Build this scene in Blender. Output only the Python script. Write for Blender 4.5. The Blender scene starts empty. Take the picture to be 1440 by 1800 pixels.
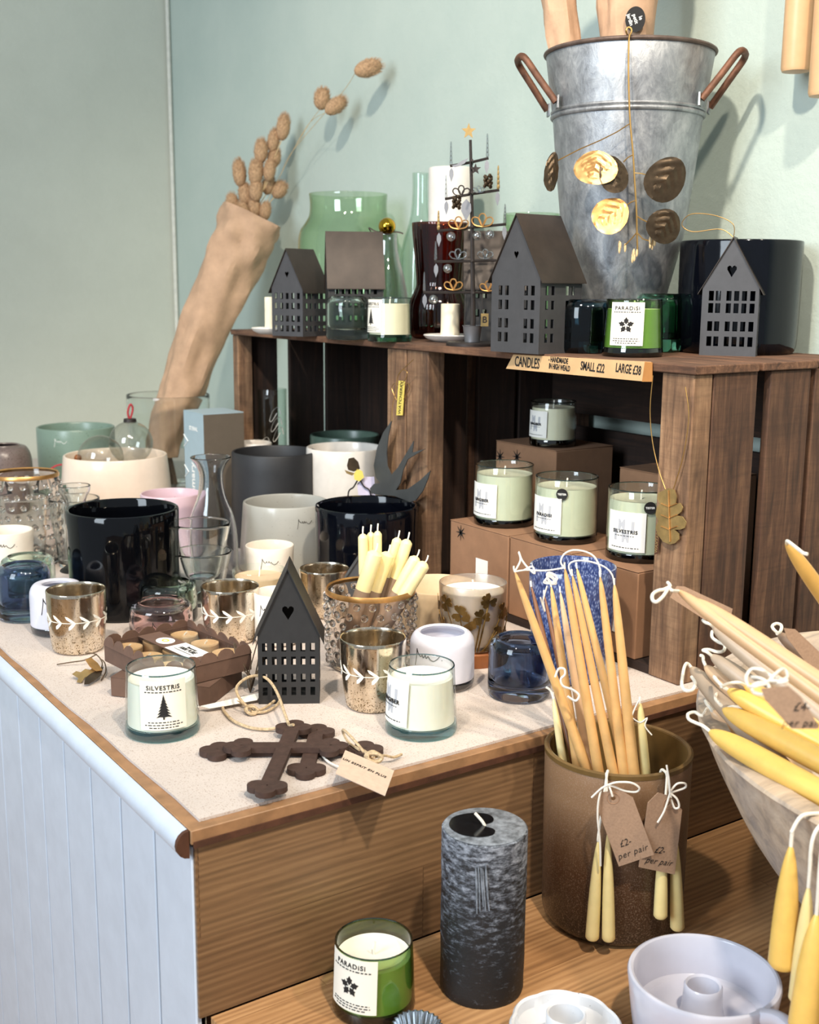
import bpy, math, random
from mathutils import Vector as V, Matrix
random.seed(7)
SC=bpy.context.scene; COL=SC.collection
PI=math.pi; R=math.radians
# ---------------------------------------------------------------- camera
F=2050.0; PITCH=R(11); YAW=R(34.5); ROLL=R(0.45); CZ=1.311
CP=V((0,0,CZ))
FW=V((math.sin(YAW)*math.cos(PITCH),math.cos(YAW)*math.cos(PITCH),-math.sin(PITCH)))
_rt=V((math.cos(YAW),-math.sin(YAW),0)); _up=_rt.cross(FW)
CR=_rt*math.cos(ROLL)+_up*math.sin(ROLL); CU=_up*math.cos(ROLL)-_rt*math.sin(ROLL)
cam=bpy.data.cameras.new('camera'); cam_o=bpy.data.objects.new('camera',cam); COL.objects.link(cam_o)
cam_o.matrix_world=Matrix(((CR.x,CU.x,-FW.x,CP.x),(CR.y,CU.y,-FW.y,CP.y),(CR.z,CU.z,-FW.z,CP.z),(0,0,0,1)))
cam.sensor_fit='VERTICAL'; cam.sensor_height=36; cam.sensor_width=28.8; cam.lens=F/1800*36; cam.clip_start=.05
cam.dof.use_dof=True; cam.dof.focus_distance=1.45; cam.dof.aperture_fstop=8.5
SC.camera=cam_o
SC.view_settings.view_transform='Standard'; SC.view_settings.look='None'; SC.view_settings.gamma=1; SC.view_settings.exposure=0.0
SC.cycles.transparent_max_bounces=48; SC.cycles.max_bounces=14; SC.cycles.transmission_bounces=12
# ---------------------------------------------------------------- light
w=bpy.data.worlds.new('world'); SC.world=w; w.use_nodes=True
bg=w.node_tree.nodes['Background']; bg.inputs[0].default_value=(.80,.90,1.0,1); bg.inputs[1].default_value=.44
def lamp(name,typ,loc,aim,power,col,**k):
    l=bpy.data.lights.new(name,typ); l.energy=power; l.color=col
    for a,b in k.items(): setattr(l,a,b)
    o=bpy.data.objects.new(name,l); COL.objects.link(o); o.location=loc
    o.rotation_euler=(V(aim)-V(loc)).to_track_quat('-Z','Y').to_euler(); return o
lamp('shop_window_light','AREA',(-2.1,.55,2.05),(1.0,1.6,.9),88,(.80,.91,1.0),shape='RECTANGLE',size=1.1,size_y=1.7)
lamp('ceiling_spot_front','SPOT',(.35,-.25,2.75),(.85,1.25,.85),165,(1.0,.87,.70),spot_size=R(60),spot_blend=.6,shadow_soft_size=.05)
lamp('ceiling_spot_crate','SPOT',(-.15,.55,2.75),(1.35,1.7,1.35),165,(1.0,.88,.73),spot_size=R(66),spot_blend=.7,shadow_soft_size=.05)
lamp('ceiling_spot_counter','SPOT',(1.15,-.45,2.7),(.8,.7,.6),85,(1.0,.86,.68),spot_size=R(55),spot_blend=.7,shadow_soft_size=.06)
# ---------------------------------------------------------------- pixel helpers (a pixel's ray met with a real surface)
def ray(px,py): return FW+CR*((px-720)/F)+CU*((900-py)/F)
def at(px,py,z): d=ray(px,py); return CP+d*((z-CZ)/d.z)
def atx(px,py,x): d=ray(px,py); return CP+d*(x/d.x)
def aty(px,py,y): d=ray(px,py); return CP+d*(y/d.y)
def onplane(px,py,p,n): d=ray(px,py); return CP+d*((p-CP).dot(n)/d.dot(n))
def depth(p): return (p-CP).dot(FW)
def dist(px,py,q): d=ray(px,py); return CP+d*q           # point at camera depth q
def oncyl(c,r,px,py):
    d=ray(px,py); ox,oy=-c.x,-c.y
    a=d.x**2+d.y**2; b=2*(d.x*ox+d.y*oy); e=ox*ox+oy*oy-r*r
    q=b*b-4*a*e; t=(-b-math.sqrt(max(q,0)))/(2*a); p=CP+d*t
    return p,V((p.x-c.x,p.y-c.y,0)).normalized()
def hz(c,py):                                            # height z at which the vertical through c meets image row py
    d0=V((c.x,c.y,0))-V((0,0,CZ)); t=(900-py)/F
    # roll/side term kept through CU
    return (t*d0.dot(FW)-d0.dot(CU))/(CU.z-t*FW.z)
def rest(xc,yb,wb,z):                                    # round foot standing on level z
    P=at(xc,yb,z); d=V((P.x,P.y,0)).normalized(); r=wb/2*depth(P)/F
    for _ in range(3):
        c=V((P.x,P.y,z))+d*r; r=wb/2*depth(c)/F
    return c,r,depth(c)/F
def yaw_to_cam(c): return math.atan2(-c.y,-c.x)
# ---------------------------------------------------------------- materials
def lin(c):
    f=lambda u:(u/12.92 if u<=.04045 else ((u+.055)/1.055)**2.4)
    return (f(c[0]/255),f(c[1]/255),f(c[2]/255),1)
class NT:
    def __init__(s,name):
        s.m=bpy.data.materials.new(name); s.m.use_nodes=True; s.t=s.m.node_tree; s.t.nodes.clear()
        s.out=s.n('ShaderNodeOutputMaterial')
    def n(s,typ,**k):
        x=s.t.nodes.new(typ)
        for a,b in k.items():
            if a.startswith('_'): setattr(x,a[1:],b)
        return x
    def l(s,a,b): s.t.links.new(a,b)
    def coord(s,scale=(1,1,1),kind='Object',rot=(0,0,0)):
        tc=s.n('ShaderNodeTexCoord'); mp=s.n('ShaderNodeMapping'); s.l(tc.outputs[kind],mp.inputs[0])
        mp.inputs['Scale'].default_value=scale; mp.inputs['Rotation'].default_value=rot; return mp.outputs[0]
    def noise(s,co,scale,detail=4,rough=.6,dist=0):
        x=s.n('ShaderNodeTexNoise'); s.l(co,x.inputs['Vector']); x.inputs['Scale'].default_value=scale
        x.inputs['Detail'].default_value=detail; x.inputs['Roughness'].default_value=rough; x.inputs['Distortion'].default_value=dist
        return x.outputs[0]
    def ramp(s,fac,stops):
        x=s.n('ShaderNodeValToRGB'); s.l(fac,x.inputs[0]); e=x.color_ramp.elements
        e[0].position,e[0].color=stops[0][0],stops[0][1]; e[1].position,e[1].color=stops[-1][0],stops[-1][1]
        for p,c in stops[1:-1]: q=e.new(p); q.color=c
        return x.outputs[0]
    def mix(s,fac,a,b,mode='MIX'):
        x=s.n('ShaderNodeMix',_data_type='RGBA',_blend_type=mode)
        for i,v in ((0,fac),(6,a),(7,b)):
            if hasattr(v,'links'): s.l(v,x.inputs[i])
            else: x.inputs[i].default_value=v
        return x.outputs[2]
    def bump(s,h,strength,d=.002):
        x=s.n('ShaderNodeBump'); s.l(h,x.inputs['Height']); x.inputs['Strength'].default_value=strength; x.inputs['Distance'].default_value=d
        return x.outputs[0]
    def bsdf(s,col,rough=.5,metal=0,normal=None,**k):
        x=s.n('ShaderNodeBsdfPrincipled')
        for nm,v in (('Base Color',col),('Roughness',rough),('Metallic',metal)):
            if hasattr(v,'links'): s.l(v,x.inputs[nm])
            else: x.inputs[nm].default_value=v
        if normal is not None: s.l(normal,x.inputs['Normal'])
        for a,b in k.items(): x.inputs[a.replace('_',' ')].default_value=b
        s.l(x.outputs[0],s.out.inputs[0]); return x
M={}
def plain(name,col,rough=.5,metal=0,var=.06,sc=60,bump=0,**k):
    n=NT(name); c=lin(col); co=n.coord(); f=n.noise(co,sc)
    d=tuple(max(0,u*(1-var*2)) for u in c[:3])+(1,); b=tuple(min(1,u*(1+var)) for u in c[:3])+(1,)
    cc=n.ramp(f,[(.3,d),(.7,b)])
    n.bsdf(cc,rough,metal,n.bump(f,bump) if bump else None,**k); M[name]=n.m; return n.m
def speck(name,base,spot,amount,sc=500,rough=.5,bump=0,**k):
    n=NT(name); co=n.coord(); f=n.noise(co,sc,2,.5); g=n.noise(co,14,3)
    c=n.ramp(g,[(.3,tuple(u*.9 for u in lin(base)[:3])+(1,)),(.7,lin(base))])
    c=n.mix(n.ramp(f,[(amount,(0,0,0,1)),(amount+.05,(1,1,1,1))]),c,lin(spot))
    n.bsdf(c,rough,0,n.bump(f,bump) if bump else None,**k); M[name]=n.m
def wood(name,dark,mid,light,axis,fine=1.0,rough=.75,stain=None,bump=.35,blot=.5,saw=1.0):
    s=[26*fine]*3; s[axis]=2.2*fine; n=NT(name); co=n.coord(tuple(s)); f=n.noise(co,3.2,7,.68,.6)
    c=n.ramp(f,[(.28,lin(dark)),(.5,lin(mid)),(.74,lin(light))])
    if stain:
        g=n.noise(n.coord((5,5,5)),1.6,5,.6); c=n.mix(n.ramp(g,[(.42,(0,0,0,1)),(.68,(blot,)*3+(1,))]),c,lin(stain))
    s2=[9*fine]*3; s2[axis]=120*fine; f2=n.noise(n.coord(tuple(s2)),.8,5,.75,1.2); c=n.mix(n.ramp(f2,[(.45,(0,0,0,1)),(.75,(.42*saw,)*3+(1,))]),c,lin(dark))
    n.bsdf(c,rough,0,n.bump(f,bump,.003)); M[name]=n.m
def planks(name,dark,mid,light,L,H,axis_map,rough=.45):
    # laminated strips: brick pattern decides the tone of each strip, stretched noise the grain
    n=NT(name); tc=n.n('ShaderNodeTexCoord'); sx=n.n('ShaderNodeSeparateXYZ'); n.l(tc.outputs['Object'],sx.inputs[0])
    cb=n.n('ShaderNodeCombineXYZ')
    for i,a in enumerate(axis_map): n.l(sx.outputs[a],cb.inputs[i])
    br=n.n('ShaderNodeTexBrick',_offset=.37); n.l(cb.outputs[0],br.inputs['Vector'])
    br.inputs['Scale'].default_value=1; br.inputs['Brick Width'].default_value=L; br.inputs['Row Height'].default_value=H
    br.inputs['Mortar Size'].default_value=.0006; br.inputs['Color1'].default_value=(.25,.25,.25,1); br.inputs['Color2'].default_value=(.8,.8,.8,1); br.inputs['Mortar'].default_value=(.1,.1,.1,1)
    mp=n.n('ShaderNodeMapping'); n.l(cb.outputs[0],mp.inputs[0]); mp.inputs['Scale'].default_value=(5,75,75)
    # shift the grain from strip to strip
    va=n.n('ShaderNodeVectorMath',_operation='MULTIPLY_ADD'); n.l(br.outputs[0],va.inputs[0]); va.inputs[1].default_value=(9,9,9); n.l(mp.outputs[0],va.inputs[2])
    f=n.noise(va.outputs[0],1.5,6,.62,.9)
    wv=n.n('ShaderNodeTexWave',_wave_type='BANDS',_bands_direction='Y'); n.l(va.outputs[0],wv.inputs[0]); wv.inputs['Scale'].default_value=.55; wv.inputs['Distortion'].default_value=9; wv.inputs['Detail'].default_value=3; wv.inputs['Detail Scale'].default_value=.6
    h=n.mix(.22,f,wv.outputs[0])
    c=n.ramp(h,[(.25,lin(dark)),(.5,lin(mid)),(.75,lin(light))])
    c=n.mix(.38,c,n.ramp(br.outputs[0],[(.1,lin(dark)),(.25,lin(mid)),(.8,lin(light))]))
    n.bsdf(c,rough,0,n.bump(h,.15,.002)); M[name]=n.m
def tglass(name,tint,rough=.02,base=.05,edge=.7,power=4,gcol=(1,1,1,1),ek=4):
    # thin blown glass: see-through with a mirror sheen rising toward the edge
    n=NT(name); lw=n.n('ShaderNodeLayerWeight'); p=n.n('ShaderNodeMath',_operation='POWER'); n.l(lw.outputs['Facing'],p.inputs[0]); p.inputs[1].default_value=power
    a=n.n('ShaderNodeMath',_operation='MULTIPLY_ADD'); n.l(p.outputs[0],a.inputs[0]); a.inputs[1].default_value=edge; a.inputs[2].default_value=base
    t=n.n('ShaderNodeBsdfTransparent'); c0=lin(tint); e0=tuple(max(0,u**ek*.86) for u in c0[:3])+(1,)
    p2=n.n('ShaderNodeMath',_operation='POWER'); n.l(lw.outputs['Facing'],p2.inputs[0]); p2.inputs[1].default_value=2.6
    n.l(n.mix(p2.outputs[0],c0,e0),t.inputs[0])   # a longer way through the glass toward the edge
    g=n.n('ShaderNodeBsdfGlossy'); g.inputs['Color'].default_value=gcol; g.inputs['Roughness'].default_value=rough
    x=n.n('ShaderNodeMixShader'); n.l(a.outputs[0],x.inputs[0]); n.l(t.outputs[0],x.inputs[1]); n.l(g.outputs[0],x.inputs[2]); n.l(x.outputs[0],n.out.inputs[0]); M[name]=n.m
def glass(name,col,dens=0,rough=0.0):
    n=NT(name); x=n.bsdf(lin(col),rough,0,None,Transmission_Weight=1.0,IOR=1.46); M[name]=n.m
def mercury(name):
    n=NT(name); co=n.coord((1,1,.35)); f=n.noise(co,26,5,.7,.8); g=n.noise(n.coord(),520,2,.5)
    c=n.ramp(f,[(.3,lin((190,176,156))),(.5,lin((240,226,204))),(.7,lin((252,244,230)))])
    r=n.ramp(f,[(.35,(.10,.10,.10,1)),(.6,(.2,.2,.2,1)),(.75,(.42,.42,.42,1))])
    m=n.bsdf(c,r,1.0,n.bump(f,.12,.002))
    t=n.n('ShaderNodeBsdfTransparent'); t.inputs[0].default_value=lin((225,215,195)); x=n.n('ShaderNodeMixShader')
    tc=n.n('ShaderNodeTexCoord'); sp=n.n('ShaderNodeSeparateXYZ'); n.l(tc.outputs['Object'],sp.inputs[0])
    k=n.n('ShaderNodeMapRange'); n.l(sp.outputs[2],k.inputs[0]); k.inputs[1].default_value=.0; k.inputs[2].default_value=.05; k.inputs[3].default_value=.10; k.inputs[4].default_value=0.0
    ad=n.n('ShaderNodeMath',_operation='ADD'); n.l(g,ad.inputs[0]); n.l(k.outputs[0],ad.inputs[1])
    n.l(n.ramp(ad.outputs[0],[(.62,(.14,.14,.14,1)),(.72,(1,1,1,1))]),x.inputs[0]); n.l(m.outputs[0],x.inputs[1]); n.l(t.outputs[0],x.inputs[2]); n.l(x.outputs[0],n.out.inputs[0]); M[name]=n.m
# setting
def wallmat(name,a,b,patch):
    n=NT(name); co=n.coord(); f=n.noise(co,3.0,6,.65); g=n.noise(co,70,6,.7)
    c=n.ramp(f,[(.3,lin(a)),(.7,lin(b))]); c=n.mix(n.ramp(g,[(.68,(0,0,0,1)),(.78,(.5,.5,.5,1))]),c,lin(patch))
    n.bsdf(c,.62,0,n.bump(g,.35,.004)); M[name]=n.m
wallmat('wall_teal',(181,196,188),(194,206,197),(202,208,194))
wallmat('wall_sage',(202,204,190),(212,214,200),(214,216,204))
plain('white_paint',(196,205,218),.38,bump=.05,sc=30,var=.03); plain('groove_beige',(138,130,114),.6); plain('cable_white',(228,226,214),.5)
planks('oak_front',(68,49,34),(114,85,59),(150,118,84),.42,.098,(0,2,1))
planks('oak_counter',(104,70,44),(166,122,80),(198,154,108),.55,.105,(0,1,2))
plain('oak_edge',(160,120,84),.5,var=.15,sc=40); plain('dark_edge',(82,50,34),.6,var=.2)
speck('beige_sheet',(206,194,186),(172,154,142),.60,620,.9,.3)
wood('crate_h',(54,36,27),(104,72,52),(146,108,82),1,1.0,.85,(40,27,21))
wood('crate_v_shade',(40,26,18),(84,57,41),(120,88,64),2,1.0,.85,(42,27,20))  # end slats and rear posts: shade of the crate's side put into the brown
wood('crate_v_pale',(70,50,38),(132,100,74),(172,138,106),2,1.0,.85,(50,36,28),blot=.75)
wood('crate_in',(22,13,9),(42,26,18),(62,40,28),1,1.0,.85); wood('crate_in_shade_v',(22,13,9),(42,26,18),(62,40,28),2,1.0,.85)  # crate interior: same wood, its shade put into the darker colours
wood('bowl_wood',(126,116,106),(184,164,142),(214,196,172),0,.5,.8,(146,146,152),.3,saw=.2)
# things
plain('black_metal',(52,52,53),.48,.35,.05,90); plain('roof_metal',(58,50,45),.5,.35,.15,25); plain('black_metal_lit',(72,72,75),.5,.25,.06,60); plain('grey_metal',(84,84,86),.5,.4,.06)  # crate-top houses' black metal is lightened, the light on them put into colour
plain('dark_inner',(28,26,25),.7); plain('swallow_grey',(86,89,90),.45,.5,.08,30)
plain('matte_black',(40,41,44),.55,bump=.05); plain('navy_glaze',(5,6,9),.06,Specular_IOR_Level=.35); plain('blue_black',(6,8,15),.08,Specular_IOR_Level=.35)
plain('white_glaze',(232,226,218),.2,var=.03); plain('cream_glaze',(238,228,214),.22,var=.03); plain('ivory_glaze',(235,215,196),.22,var=.02)
speck('grey_glaze',(176,176,170),(120,116,108),.70,420,.22); speck('green_glaze',(128,150,136),(70,84,60),.68,300,.3); plain('sage_glaze',(96,118,104),.3)
speck('pink_glaze',(220,190,200),(60,44,50),.72,300,.25); speck('brown_glaze',(120,104,98),(70,56,52),.6,380,.3)
speck('stone_white',(222,224,228),(90,80,76),.74,420,.22); plain('mug_glaze',(204,204,216),.16,var=.04,sc=12)
plain('frost_white',(226,226,238),.35,var=.02,Transmission_Weight=.15); plain('bowl_cream',(214,190,156),.55,var=.05)
plain('wax_white',(246,240,228),.5,var=.015,Subsurface_Weight=.25,Subsurface_Radius=(.01,.008,.006)); plain('wax_cream',(240,228,200),.5,var=.02); plain('wax_sage',(212,211,186),.5,var=.02)
plain('wax_peach',(232,196,160),.5,var=.03); plain('wax_ivory',(242,226,170),.42,var=.03,Subsurface_Weight=.2,Subsurface_Radius=(.012,.008,.004)); plain('wax_pale',(234,214,152),.42,var=.03,Subsurface_Weight=.2,Subsurface_Radius=(.012,.008,.004))
plain('wax_tealight',(250,208,154),.5,var=.03); plain('wax_honey',(224,178,116),.4,var=.05,Subsurface_Weight=.2,Subsurface_Radius=(.012,.007,.003)); plain('wax_yellow',(234,194,104),.36,var=.04,Subsurface_Weight=.2,Subsurface_Radius=(.012,.007,.002))
plain('wax_beige',(210,172,130),.38,var=.03); plain('wax_grey',(176,158,138),.4,var=.04); plain('wax_taupe',(150,126,106),.5,var=.04); plain('wax_brown',(122,78,48),.45,var=.06); plain('wax_rose',(212,178,142),.4,var=.04)
plain('wax_mustard',(206,160,84),.4,var=.05); plain('wick',(240,234,220),.9); plain('string',(238,232,220),.9); plain('twine',(196,172,138),.9,var=.2,sc=300,bump=.4)
plain('kraft',(158,122,94),.85,var=.06,sc=220,bump=.1); plain('kraft_paper',(196,160,130),.75,var=.09,sc=26,bump=.9); plain('kraft_tag',(160,130,106),.9,var=.08,sc=420); plain('cardboard',(150,112,84),.85,var=.06,sc=40); plain('tray_card',(102,77,64),.85,var=.08)
plain('paper_white',(240,238,232),.8,var=.01); plain('paper_cream',(238,232,218),.8,var=.01); plain('tag_cream',(204,180,160),.85,var=.05,sc=150); plain('lilac_card',(206,198,220),.8)
plain('ink',(26,24,24),.8); plain('ink_grey',(182,184,190),.8,var=.01); plain('ink_white',(240,240,236),.8); plain('sign_paper',(206,168,122),.8,var=.06,sc=25,bump=.2); plain('tape',(176,120,64),.4)
plain('box_blue',(160,180,188),.6,var=.02); plain('box_taupe',(98,88,76),.65,var=.03)
plain('gold',(216,162,98),.34,.8,.12,60); plain('brass',(178,150,98),.42,.65,.14,60); plain('dark_gold',(88,74,58),.38,.75,.2,60); plain('gold_wire',(186,150,92),.4,.9); plain('copper_wood',(150,92,52),.4,.2,.1); plain('gold_ball',(200,160,50),.12,1,.03)
plain('yellow_tag',(246,222,112),.45,.3,.04); plain('iron_brown',(74,54,46),.75,.2,.14,120,.3); plain('steel',(190,195,200),.2,1,.05); plain('rim_rust',(112,96,88),.5,.5,.2,50); plain('rust',(118,80,60),.6,.3,.25,60,.2); plain('wire_dark',(58,52,50),.5,.6,.1)
tglass('crystal_wire',(238,240,240),.05,.28,.6); plain('silver_leaf',(150,152,158),.4,.7)
plain('bunny',(190,154,118),.95,var=.16,sc=220,bump=.6); plain('straw',(214,186,140),.8); plain('raffia',(110,84,58),.9,var=.2,sc=60); plain('red_twine',(178,60,66),.8,var=.3,sc=500)
plain('etch',(236,234,226),.7); plain('clover_gold',(150,116,64),.3,.9,.35,40); plain('amber_in',(108,84,48),.3); plain('twig',(92,76,58),.85)
n=NT('galvanised'); co=n.coord((1,1,.6)); f=n.noise(co,46,8,.78,.4); v=n.n('ShaderNodeTexVoronoi'); n.l(co,v.inputs['Vector']); v.inputs['Scale'].default_value=60
h=n.mix(.12,f,v.outputs['Color']); c=n.ramp(h,[(.28,lin((118,120,124))),(.5,lin((158,161,165))),(.72,lin((196,198,200)))])
n.bsdf(c,n.ramp(f,[(.3,(.34,.34,.34,1)),(.7,(.56,.56,.56,1))]),.7,n.bump(f,.3,.003)); M['galvanised']=n.m
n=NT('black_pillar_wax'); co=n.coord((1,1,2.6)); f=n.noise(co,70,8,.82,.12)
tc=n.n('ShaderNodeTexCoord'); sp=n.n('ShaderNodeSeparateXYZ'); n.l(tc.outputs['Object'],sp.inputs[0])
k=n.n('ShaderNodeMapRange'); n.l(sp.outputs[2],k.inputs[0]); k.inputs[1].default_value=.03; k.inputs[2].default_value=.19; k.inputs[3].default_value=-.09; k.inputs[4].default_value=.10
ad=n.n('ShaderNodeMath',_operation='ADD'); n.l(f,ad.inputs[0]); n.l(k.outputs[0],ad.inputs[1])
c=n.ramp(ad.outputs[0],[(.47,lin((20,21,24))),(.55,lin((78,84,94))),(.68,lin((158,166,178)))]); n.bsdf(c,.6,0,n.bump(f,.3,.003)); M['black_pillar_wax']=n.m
plain('bloom_wax',(128,134,142),.6,var=.35,sc=120,bump=.2); plain('pool_wax',(20,20,22),.15,var=.3,sc=200)
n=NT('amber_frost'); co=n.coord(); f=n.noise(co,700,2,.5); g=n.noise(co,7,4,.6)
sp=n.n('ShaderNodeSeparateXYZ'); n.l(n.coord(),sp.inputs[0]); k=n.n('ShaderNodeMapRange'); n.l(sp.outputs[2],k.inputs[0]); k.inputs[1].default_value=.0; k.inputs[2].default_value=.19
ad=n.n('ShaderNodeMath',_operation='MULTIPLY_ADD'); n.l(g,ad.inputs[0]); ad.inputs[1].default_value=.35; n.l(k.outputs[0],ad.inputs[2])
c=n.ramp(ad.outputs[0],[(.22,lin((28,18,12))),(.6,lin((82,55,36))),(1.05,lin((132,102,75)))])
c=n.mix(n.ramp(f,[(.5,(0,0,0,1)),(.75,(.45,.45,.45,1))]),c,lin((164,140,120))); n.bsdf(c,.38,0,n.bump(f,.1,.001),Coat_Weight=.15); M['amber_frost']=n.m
n=NT('speckled_blue'); v=n.n('ShaderNodeTexVoronoi'); n.l(n.coord((1,1,.45)),v.inputs['Vector']); v.inputs['Scale'].default_value=430; v.inputs['Randomness'].default_value=1
c=n.ramp(v.outputs['Distance'],[(.12,lin((160,172,204))),(.4,lin((84,100,152))),(.75,lin((50,62,110)))]); n.bsdf(c,.12,0,None,Coat_Weight=.4,Transmission_Weight=.2); M['speckled_blue']=n.m
tglass('clear_glass',(250,253,252)); tglass('clear_green',(246,251,248)); tglass('jar_green',(238,246,234),.03,.06); tglass('candle_glass',(250,253,252),ek=2); tglass('aqua_glass',(196,232,236),.03,.10); tglass('paradisi_glass',(205,224,182),.03,.05); tglass('paradisi_foot',(86,124,66),.03,.08); tglass('olive_foot',(96,110,96),.03,.08)
tglass('amber_ribbed',(172,118,96),.05,.05,.4,ek=2); tglass('frosted',(240,234,226),.35,.25,.4); glass('teal_glass',(50,84,100)); tglass('bottle_clear',(248,252,250)); tglass('plastic',(250,250,250),.06,.03,.4); tglass('hob_glass',(251,251,249),.03,.08); tglass('grey_carafe',(240,240,241),.02,.08,.8,3); tglass('bauble',(238,240,238),.02,.08,.7)
glass('votive_green',(230,248,236)); glass('votive_pink',(252,232,232)); glass('votive_blue',(142,160,190)); tglass('votive_clear',(225,228,230),.03,.08,.6); glass('deep_green',(110,180,140)); tglass('hob_amber',(247,241,236),.03,.09)
glass('thick_glass',(246,250,249)); glass('smoke_glass',(226,228,230)); glass('dot_glass',(250,246,242)); tglass('rim_glass',(150,182,186),.03,.15,.6); tglass('rim_green',(110,150,90),.03,.15,.6)
mercury('mercury')
# ---------------------------------------------------------------- geometry
class G:
    def __init__(s): s.v=[]; s.f=[]
    def add(s,vs,fs,mx=None):
        b=len(s.v)
        s.v+= [tuple(mx@V(p)) for p in vs] if mx is not None else [tuple(p) for p in vs]
        s.f+=[tuple(i+b for i in f) for f in fs]; return s
    def box(s,x0,x1,y0,y1,z0,z1,mx=None):
        return s.add([(x0,y0,z0),(x1,y0,z0),(x1,y1,z0),(x0,y1,z0),(x0,y0,z1),(x1,y0,z1),(x1,y1,z1),(x0,y1,z1)],[(0,3,2,1),(4,5,6,7),(0,1,5,4),(1,2,6,5),(2,3,7,6),(3,0,4,7)],mx)
    def lathe(s,prof,n=40,mx=None,sx=1,sy=1,ripple=None):
        vs=[];rows=[]
        for k,(r,z) in enumerate(prof):
            if r<1e-6: rows.append([len(vs)]); vs.append((0,0,z))
            else:
                row=[]
                for i in range(n):
                    a=2*PI*i/n; q=r*(ripple(a,k) if ripple else 1); row.append(len(vs)); vs.append((q*math.cos(a)*sx,q*math.sin(a)*sy,z))
                rows.append(row)
        fs=[]
        for a,b in zip(rows,rows[1:]):
            for i in range(n):
                j=(i+1)%n
                if len(a)==1 and len(b)==1: continue
                if len(a)==1: fs.append((a[0],b[j],b[i]))
                elif len(b)==1: fs.append((a[i],a[j],b[0]))
                else: fs.append((a[i],a[j],b[j],b[i]))
        return s.add(vs,fs,mx)
    def tube(s,pts,r,n=8,mx=None,closed=False,flat=1):
        P=[V(p) for p in pts]; m=len(P); rr=r if isinstance(r,(list,tuple)) else [r]*m
        vs=[];fs=[]; nrm=None
        for i in range(m):
            a=P[(i-1)%m] if closed or i>0 else P[i]; b=P[(i+1)%m] if closed or i<m-1 else P[i]
            t=(b-a); t=t.normalized() if t.length>1e-9 else V((0,0,1))
            if nrm is None: nrm=t.orthogonal().normalized()
            nrm=(nrm-t*nrm.dot(t)); nrm=nrm.normalized() if nrm.length>1e-6 else t.orthogonal().normalized()
            bn=t.cross(nrm)
            for k in range(n):
                u=2*PI*k/n; vs.append(P[i]+nrm*(math.cos(u)*rr[i])+bn*(math.sin(u)*rr[i]*flat))
        for i in range(m if closed else m-1):
            j=(i+1)%m
            for k in range(n):
                l=(k+1)%n; fs.append((i*n+k,i*n+l,j*n+l,j*n+k))
        if not closed: fs.append(tuple(range(n-1,-1,-1))); fs.append(tuple((m-1)*n+k for k in range(n)))
        return s.add(vs,fs,mx)
    def blob(s,c,rx,ry=None,rz=None,n=12,m=8,mx=None):
        ry=ry or rx; rz=rz or rx; T=Matrix.Translation(V(c))
        pr=[(math.sin(PI*i/m),-math.cos(PI*i/m)) for i in range(m+1)]; pr[0]=(0,-1); pr[-1]=(0,1)
        g=G().lathe(pr,n); D=Matrix.Diagonal((rx,ry,rz,1))
        return s.add(g.v,g.f,(mx if mx is not None else Matrix())@T@D)
    def join(s,g,mx=None): return s.add(g.v,g.f,mx)
    def map(s,fn): s.v=[tuple(fn(V(p))) for p in s.v]; return s
def crs(pts,n=6,closed=False):
    P=[V(p) for p in pts]; m=len(P); out=[]
    for i in range(m if closed else m-1):
        a,b,c,d=(P[(i-1)%m],P[i],P[(i+1)%m],P[(i+2)%m]) if closed else (P[max(i-1,0)],P[i],P[i+1],P[min(i+2,m-1)])
        for k in range(n):
            t=k/n; out.append(.5*((2*b)+(c-a)*t+(2*a-5*b+4*c-d)*t*t+(3*b-a-3*c+d)*t**3))
    if not closed: out.append(P[-1])
    return out
def cr2(pts,n=5): return [(p.x,p.y) for p in crs([(a,b,0) for a,b in pts],n)]
def flat(loops,t=.001,name='flat'):
    c=bpy.data.curves.new(name,'CURVE'); c.dimensions='2D'; c.fill_mode='BOTH'; c.extrude=t/2
    for lp in loops:
        sp=c.splines.new('POLY'); sp.points.add(len(lp)-1); sp.use_cyclic_u=True
        for q,p in zip(sp.points,lp): q.co=(p[0],p[1],0,1)
    o=bpy.data.objects.new(name,c); me=bpy.data.meshes.new_from_object(o)
    g=G(); g.add([v.co[:] for v in me.vertices],[tuple(p.vertices) for p in me.polygons])
    bpy.data.objects.remove(o); bpy.data.curves.remove(c); bpy.data.meshes.remove(me); return g
def text(s,size,t=.0003,ax='CENTER',space=1.0,sx=1.0,shear=0,bold=0):
    c=bpy.data.curves.new('text','FONT'); c.body=s; c.size=size; c.extrude=t/2; c.align_x=ax; c.align_y='CENTER'; c.space_character=space; c.shear=shear; c.offset=bold; c.resolution_u=3
    o=bpy.data.objects.new('text',c); me=bpy.data.meshes.new_from_object(o)
    g=G(); g.add([(v.co.x*sx,v.co.y,v.co.z) for v in me.vertices],[tuple(p.vertices) for p in me.polygons])
    bpy.data.objects.remove(o); bpy.data.curves.remove(c); bpy.data.meshes.remove(me); return g
def T2(x,y,z=0,a=0): return Matrix.Translation((x,y,z))@Matrix.Rotation(a,4,'Z')
def frame(o,x,n):
    n=V(n).normalized(); x=V(x); x=(x-n*x.dot(n)).normalized(); y=n.cross(x)
    return Matrix(((x.x,y.x,n.x,o[0]),(x.y,y.y,n.y,o[1]),(x.z,y.z,n.z,o[2]),(0,0,0,1)))
def wrap(g,Rf,a0,z0=0,off=.0004):
    def fn(p):
        r=Rf(p.y+z0); a=a0+p.x/r; q=r+off+p.z; return (q*math.cos(a),q*math.sin(a),p.y+z0)
    return g.map(fn)
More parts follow.
